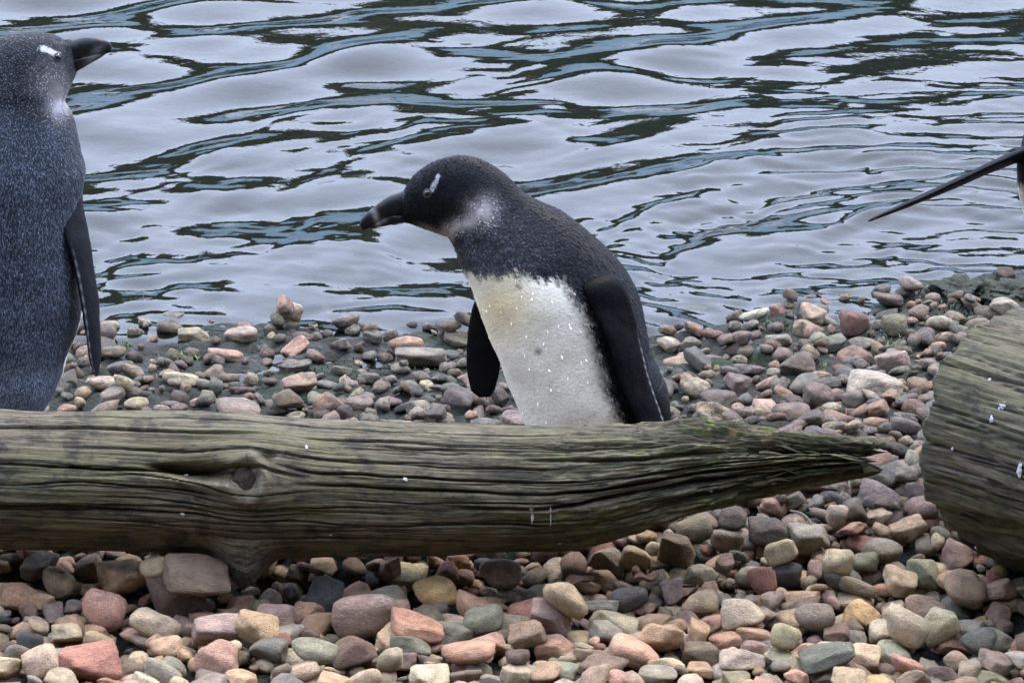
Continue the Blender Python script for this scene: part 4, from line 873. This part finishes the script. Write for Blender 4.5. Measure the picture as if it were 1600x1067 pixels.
LM = {'upright blue black slate': 'the upright blue black slate', 'grey brown oblong': 'the oblong grey brown stone', 'yellow tan': 'the yellow tan stone', 'big dark purple': 'the big dark block', 'rose red': 'the rose red stone', 'smooth dark red': 'the dark red stone', 'wedge shaped': 'the purple wedge', 'grey green stains': 'the stained white stone', 'rounded blue black': 'the round blue black stone', 'ochre yellow': 'the ochre stone', 'flat greenish': 'the flat slate', 'beside the upright': 'the upright penguin', 'smooth white oval': 'the white oval stone', 'orange tan': 'the orange tan stone', 'brown purple oval': 'the long purple oval stone', 'bright pink': 'the bright pink stone', 'flat white': 'the flat white stone', 'tiny white': 'the tiny white pebble', 'large grey brown stone': 'the large grey stone', 'brick red': 'the brick red pebble', 'pinkish white': 'the upright white pebble'}
marks = [(q_['x'], q_['y'], ph) for q_ in stones if isinstance(q_['named'], str) for key, ph in LM.items() if key in q_['named']]
used_named = set()
for i in single:
    s = stones[i]; o = link(bpy.data.objects.new('pebble', HI[s['shape']])); o.matrix_world = stone_matrix(s); o.color = (*s['tint'], s['wet'])
    if isinstance(s['named'], str): lab = s['named']
    else:
        size = 'large' if s['a'] > .033 else ('small' if s['a'] < .021 else 'mid sized')
        shape = ('flat ' if s['c'] < .5*s['a'] else '') + ('angular' if s['shape'] >= 10 else 'rounded')
        if s['y'] < 5.05: loc = 'before the long log'
        elif abs(shore_y(s['x'])-s['y']) < .14: loc = 'at the water edge'
        elif s['x'] > .33 and s['y'] < 5.35: loc = 'between the two logs'
        else: loc = 'behind the long log'
        mk = min(marks, key=lambda m_: (m_[0]-s['x'])**2+(m_[1]-s['y'])**2)[2]
        if mk.count(' ') > 3: shape = shape.replace('flat ', '')
        lab = f"{size} {shape} {s['col']} pebble {loc} near {mk}"
    tag(o, lab, 'pebble', 'pebbles on the shore')
rest = [i for i in range(len(stones)) if i not in sset]
f2 = ico(2)[1]; nv = len(ico(2)[0]); VV, CC, PP, RD = [], [], [], []
for i in rest:
    s = stones[i]; M = np.array(stone_matrix(s)); L = LO[s['shape']]; VV.append(L @ M[:3, :3].T + M[:3, 3]); CC.append(np.tile([*s['tint'], s['wet']], (nv, 1))); PP.append(L+rs.uniform(0, 90, 3)); RD.append(np.full(nv, s['rnd']))
VV = np.vstack(VV); fc = (f2[None]+np.arange(len(rest))[:, None, None]*nv).reshape(-1, 3)
pb = mesh_np('gravel', VV, fc, M_stones); set_attr(pb, 'tint', np.vstack(CC)); set_attr(pb, 'pos', np.vstack(PP), 'FLOAT_VECTOR'); set_attr(pb, 'rnd', np.concatenate(RD), 'FLOAT')
tag(pb, 'loose mixed gravel filling the gaps between the larger pebbles', 'gravel', kind='stuff')

# ------------------------------------------------------------------ small litter
k = NT('wet_moss'); tc = k.n('ShaderNodeTexCoord').outputs['Object']; a = k.noise(tc, 60, 6, .7); b = k.noise(tc, 220, 4, .7)
M_moss = k.bsdf(k.mix(k.ramp(a, (.35, 0.), (.65, 1.)), (.008, .010, .005), (.03, .045, .012)), .7, k.bump(k.math('ADD', a, b), 1., .02), .4)
def moss_clump(u, v, rx, ry, h_, lab, sd):
    p = at_z(u, v, WZ+.02); v_, f_ = ico(5); rr_ = 1+.38*fbm(v_[:, 0]*2.2, v_[:, 1]*2.2, v_[:, 2]*2.2, sd, 5)
    tag(mesh_np('moss_clump', v_*rr_[:, None]*np.array([rx, ry, h_])+np.array([p[0], p[1], float(ground_z(p[0], p[1]))+.1*h_]), f_, M_moss), lab, 'moss', 'moss clumps at the water edge')
moss_clump(1505, 455, .045, .06, .026, 'dark wet moss covered lump at the water edge behind the thick stump', 5)
moss_clump(1590, 464, .06, .06, .02, 'broad green moss mound beside the thick stump', 9)
moss_clump(1216, 497, .016, .02, .011, 'small dark moss cushion beside the flat white stone', 12)
def hm(x, y): return HM[min(max(int((y-HY0)/CELL), 0), HM.shape[0]-1), min(max(int((x-HX0)/CELL), 0), HM.shape[1]-1)]
def tube(name, pts, r, mat, parent=None):
    pts = np.array(pts, float); pp = np.linspace(0, 2*math.pi, 6, endpoint=False); tan = np.gradient(pts, axis=0); tan /= np.linalg.norm(tan, axis=1)[:, None]
    s_ = np.cross(tan, (0.01, .02, 1.)); s_ /= np.linalg.norm(s_, axis=1)[:, None]; u_ = np.cross(s_, tan); rr_ = r*np.linspace(1, .55, len(pts))
    V = pts[:, None] + (s_[:, None]*np.cos(pp)[None, :, None] + u_[:, None]*np.sin(pp)[None, :, None])*rr_[:, None, None]
    return loft_obj(name, V, mat, parent, np.zeros(3))
for (u, v, L, an) in [(242, 560, 16, -70), (160, 625, 22, 80), (372, 575, 14, 20), (455, 640, 12, 88), (1390, 512, 22, 30), (1150, 630, 24, 75), (1322, 636, 18, 80), (1420, 528, 18, 10), (255, 575, 12, -40), (560, 585, 14, 15), (445, 565, 12, 40), (1365, 575, 20, 40), (1280, 560, 14, 20), (1180, 600, 14, 60), (420, 555, 10, 10), (600, 600, 12, 30)]:
    p = at_z(u, v, .0); l = L/F*5.8; a = R(an); z = hm(p[0], p[1]); q_ = p+np.array([math.cos(a)*l, math.sin(a)*l*1.6, 0])
    z2 = hm(q_[0], q_[1]); pts = [(p[0]+(q_[0]-p[0])*t, p[1]+(q_[1]-p[1])*t, z+(z2-z)*t+.0015+.004*math.sin(t*3.1)) for t in np.linspace(0, 1, 6)]
    o = tube('pine_needle', pts, .0009, M_needle); tag(o, 'thin rust red pine needle fallen on the wet stones', 'pine needle', 'fallen pine needles')
for path, lab in [([(1235, 800), (1262, 815), (1290, 838), (1330, 846), (1390, 842)], 'thin dark curved twig in the gap between the two logs'), ([(1040, 870), (1085, 862), (1130, 858)], 'thin dry stalk on the gravel under the splintered log tip'), ([(1300, 705), (1335, 712), (1365, 690)], 'short bent twig leaning on the splintered log tip')]:
    pts = []
    for u, v in path:
        p = at_z(u, v, .015); pts.append((p[0], p[1], hm(p[0], p[1])+.003))
    P_, _ = catmull(pts, 24); tag(tube('twig', P_, .0016, M_twig), lab, 'twig')
for i, (u, v, sz, an) in enumerate([(905, 872, .05, 40), (1010, 880, .035, 20), (1075, 868, .03, -30), (868, 885, .03, 60)]):
    p = at_z(u, v, .02); z = hm(p[0], p[1])+.004; n_ = 14; t = np.linspace(0, 1, n_); a = R(an); rows = []
    for x in t:
        wd = sz*.28*math.sin(math.pi*min(1, x*.96+.03))**.8; cz = .006*math.sin(x*5+i); rows.append([(p[0]+math.cos(a)*sz*(x-.5)-math.sin(a)*wd*s_, p[1]+math.sin(a)*sz*(x-.5)+math.cos(a)*wd*s_, z+cz+.006*abs(s_)+.012*x) for s_ in (-1, -.5, 0, .5, 1)])
    o = mesh_np('dead_leaf', np.array(rows).reshape(-1, 3), grid_faces(n_, 5, False), M_leaf); md = o.modifiers.new('thick', 'SOLIDIFY'); md.thickness = .0006
    tag(o, ['long curled brown dead leaf under the log on the gravel', 'brown dead leaf between stones below the log tip', 'small brown dead leaf under the splintered log tip', 'small dead leaf tucked under the middle of the log'][i], 'leaf')
def tuft(u, v, n_, r, h_, lab, green=(.07, .11, .02)):
    p = at_z(u, v, -.02); V, Fc, cc = [], [], []
    for i in range(n_):
        x, y = p[0]+rng.normal(0, r), p[1]+rng.normal(0, r); z = float(ground_z(x, y))-.002; a = rng.uniform(0, 6.28); l = h_*rng.uniform(.5, 1.3); ln = rng.uniform(.2, .9); w_ = .0012
        d = np.array([math.cos(a), math.sin(a), 0]); s_ = np.array([-d[1], d[0], 0])*w_; b0 = np.array([x, y, z]); k0 = len(V)
        m_ = b0+d*l*ln*.4+np.array([0, 0, l*.6]); t_ = b0+d*l*ln+np.array([0, 0, l*.85])
        V += [b0-s_, b0+s_, m_+s_*.8, m_-s_*.8, t_+s_*.1, t_-s_*.1]; Fc += [(k0, k0+1, k0+2, k0+3), (k0+3, k0+2, k0+4, k0+5)]; c_ = np.array(green)*rng.uniform(.5, 1.7); cc += [c_]*6
    o = mesh_np('grass_tuft', np.array(V), Fc, M_grass, None, False); set_attr(o, 'tint', np.array(cc)); tag(o, lab, 'grass', kind='stuff')
tuft(290, 541, 60, .012, .014, 'small bright green moss tuft by the waterline stones near the upright penguin')
tuft(178, 520, 60, .012, .012, 'green moss tuft under the white waterline pebble')
tuft(1260, 553, 80, .02, .014, 'green grass tuft among stones behind the stooping penguin', (.05, .08, .02))
tuft(1400, 530, 120, .03, .014, 'sparse green grass among the shore stones near the stump', (.05, .08, .02))
tuft(1210, 495, 90, .012, .012, 'dark green moss clump beside the flat white stone', (.03, .05, .012))
tuft(1590, 474, 1200, .05, .009, 'green grass and moss patch behind the thick stump', (.02, .035, .012))
tuft(1520, 462, 900, .045, .009, 'dark mossy clump at the water edge above the stump', (.022, .034, .012))
tuft(1330, 490, 160, .05, .01, 'thin moss fuzz on the shore mud', (.03, .045, .015))
tuft(560, 560, 200, .08, .007, 'short green algae fuzz on the mud between the penguins', (.035, .05, .02))
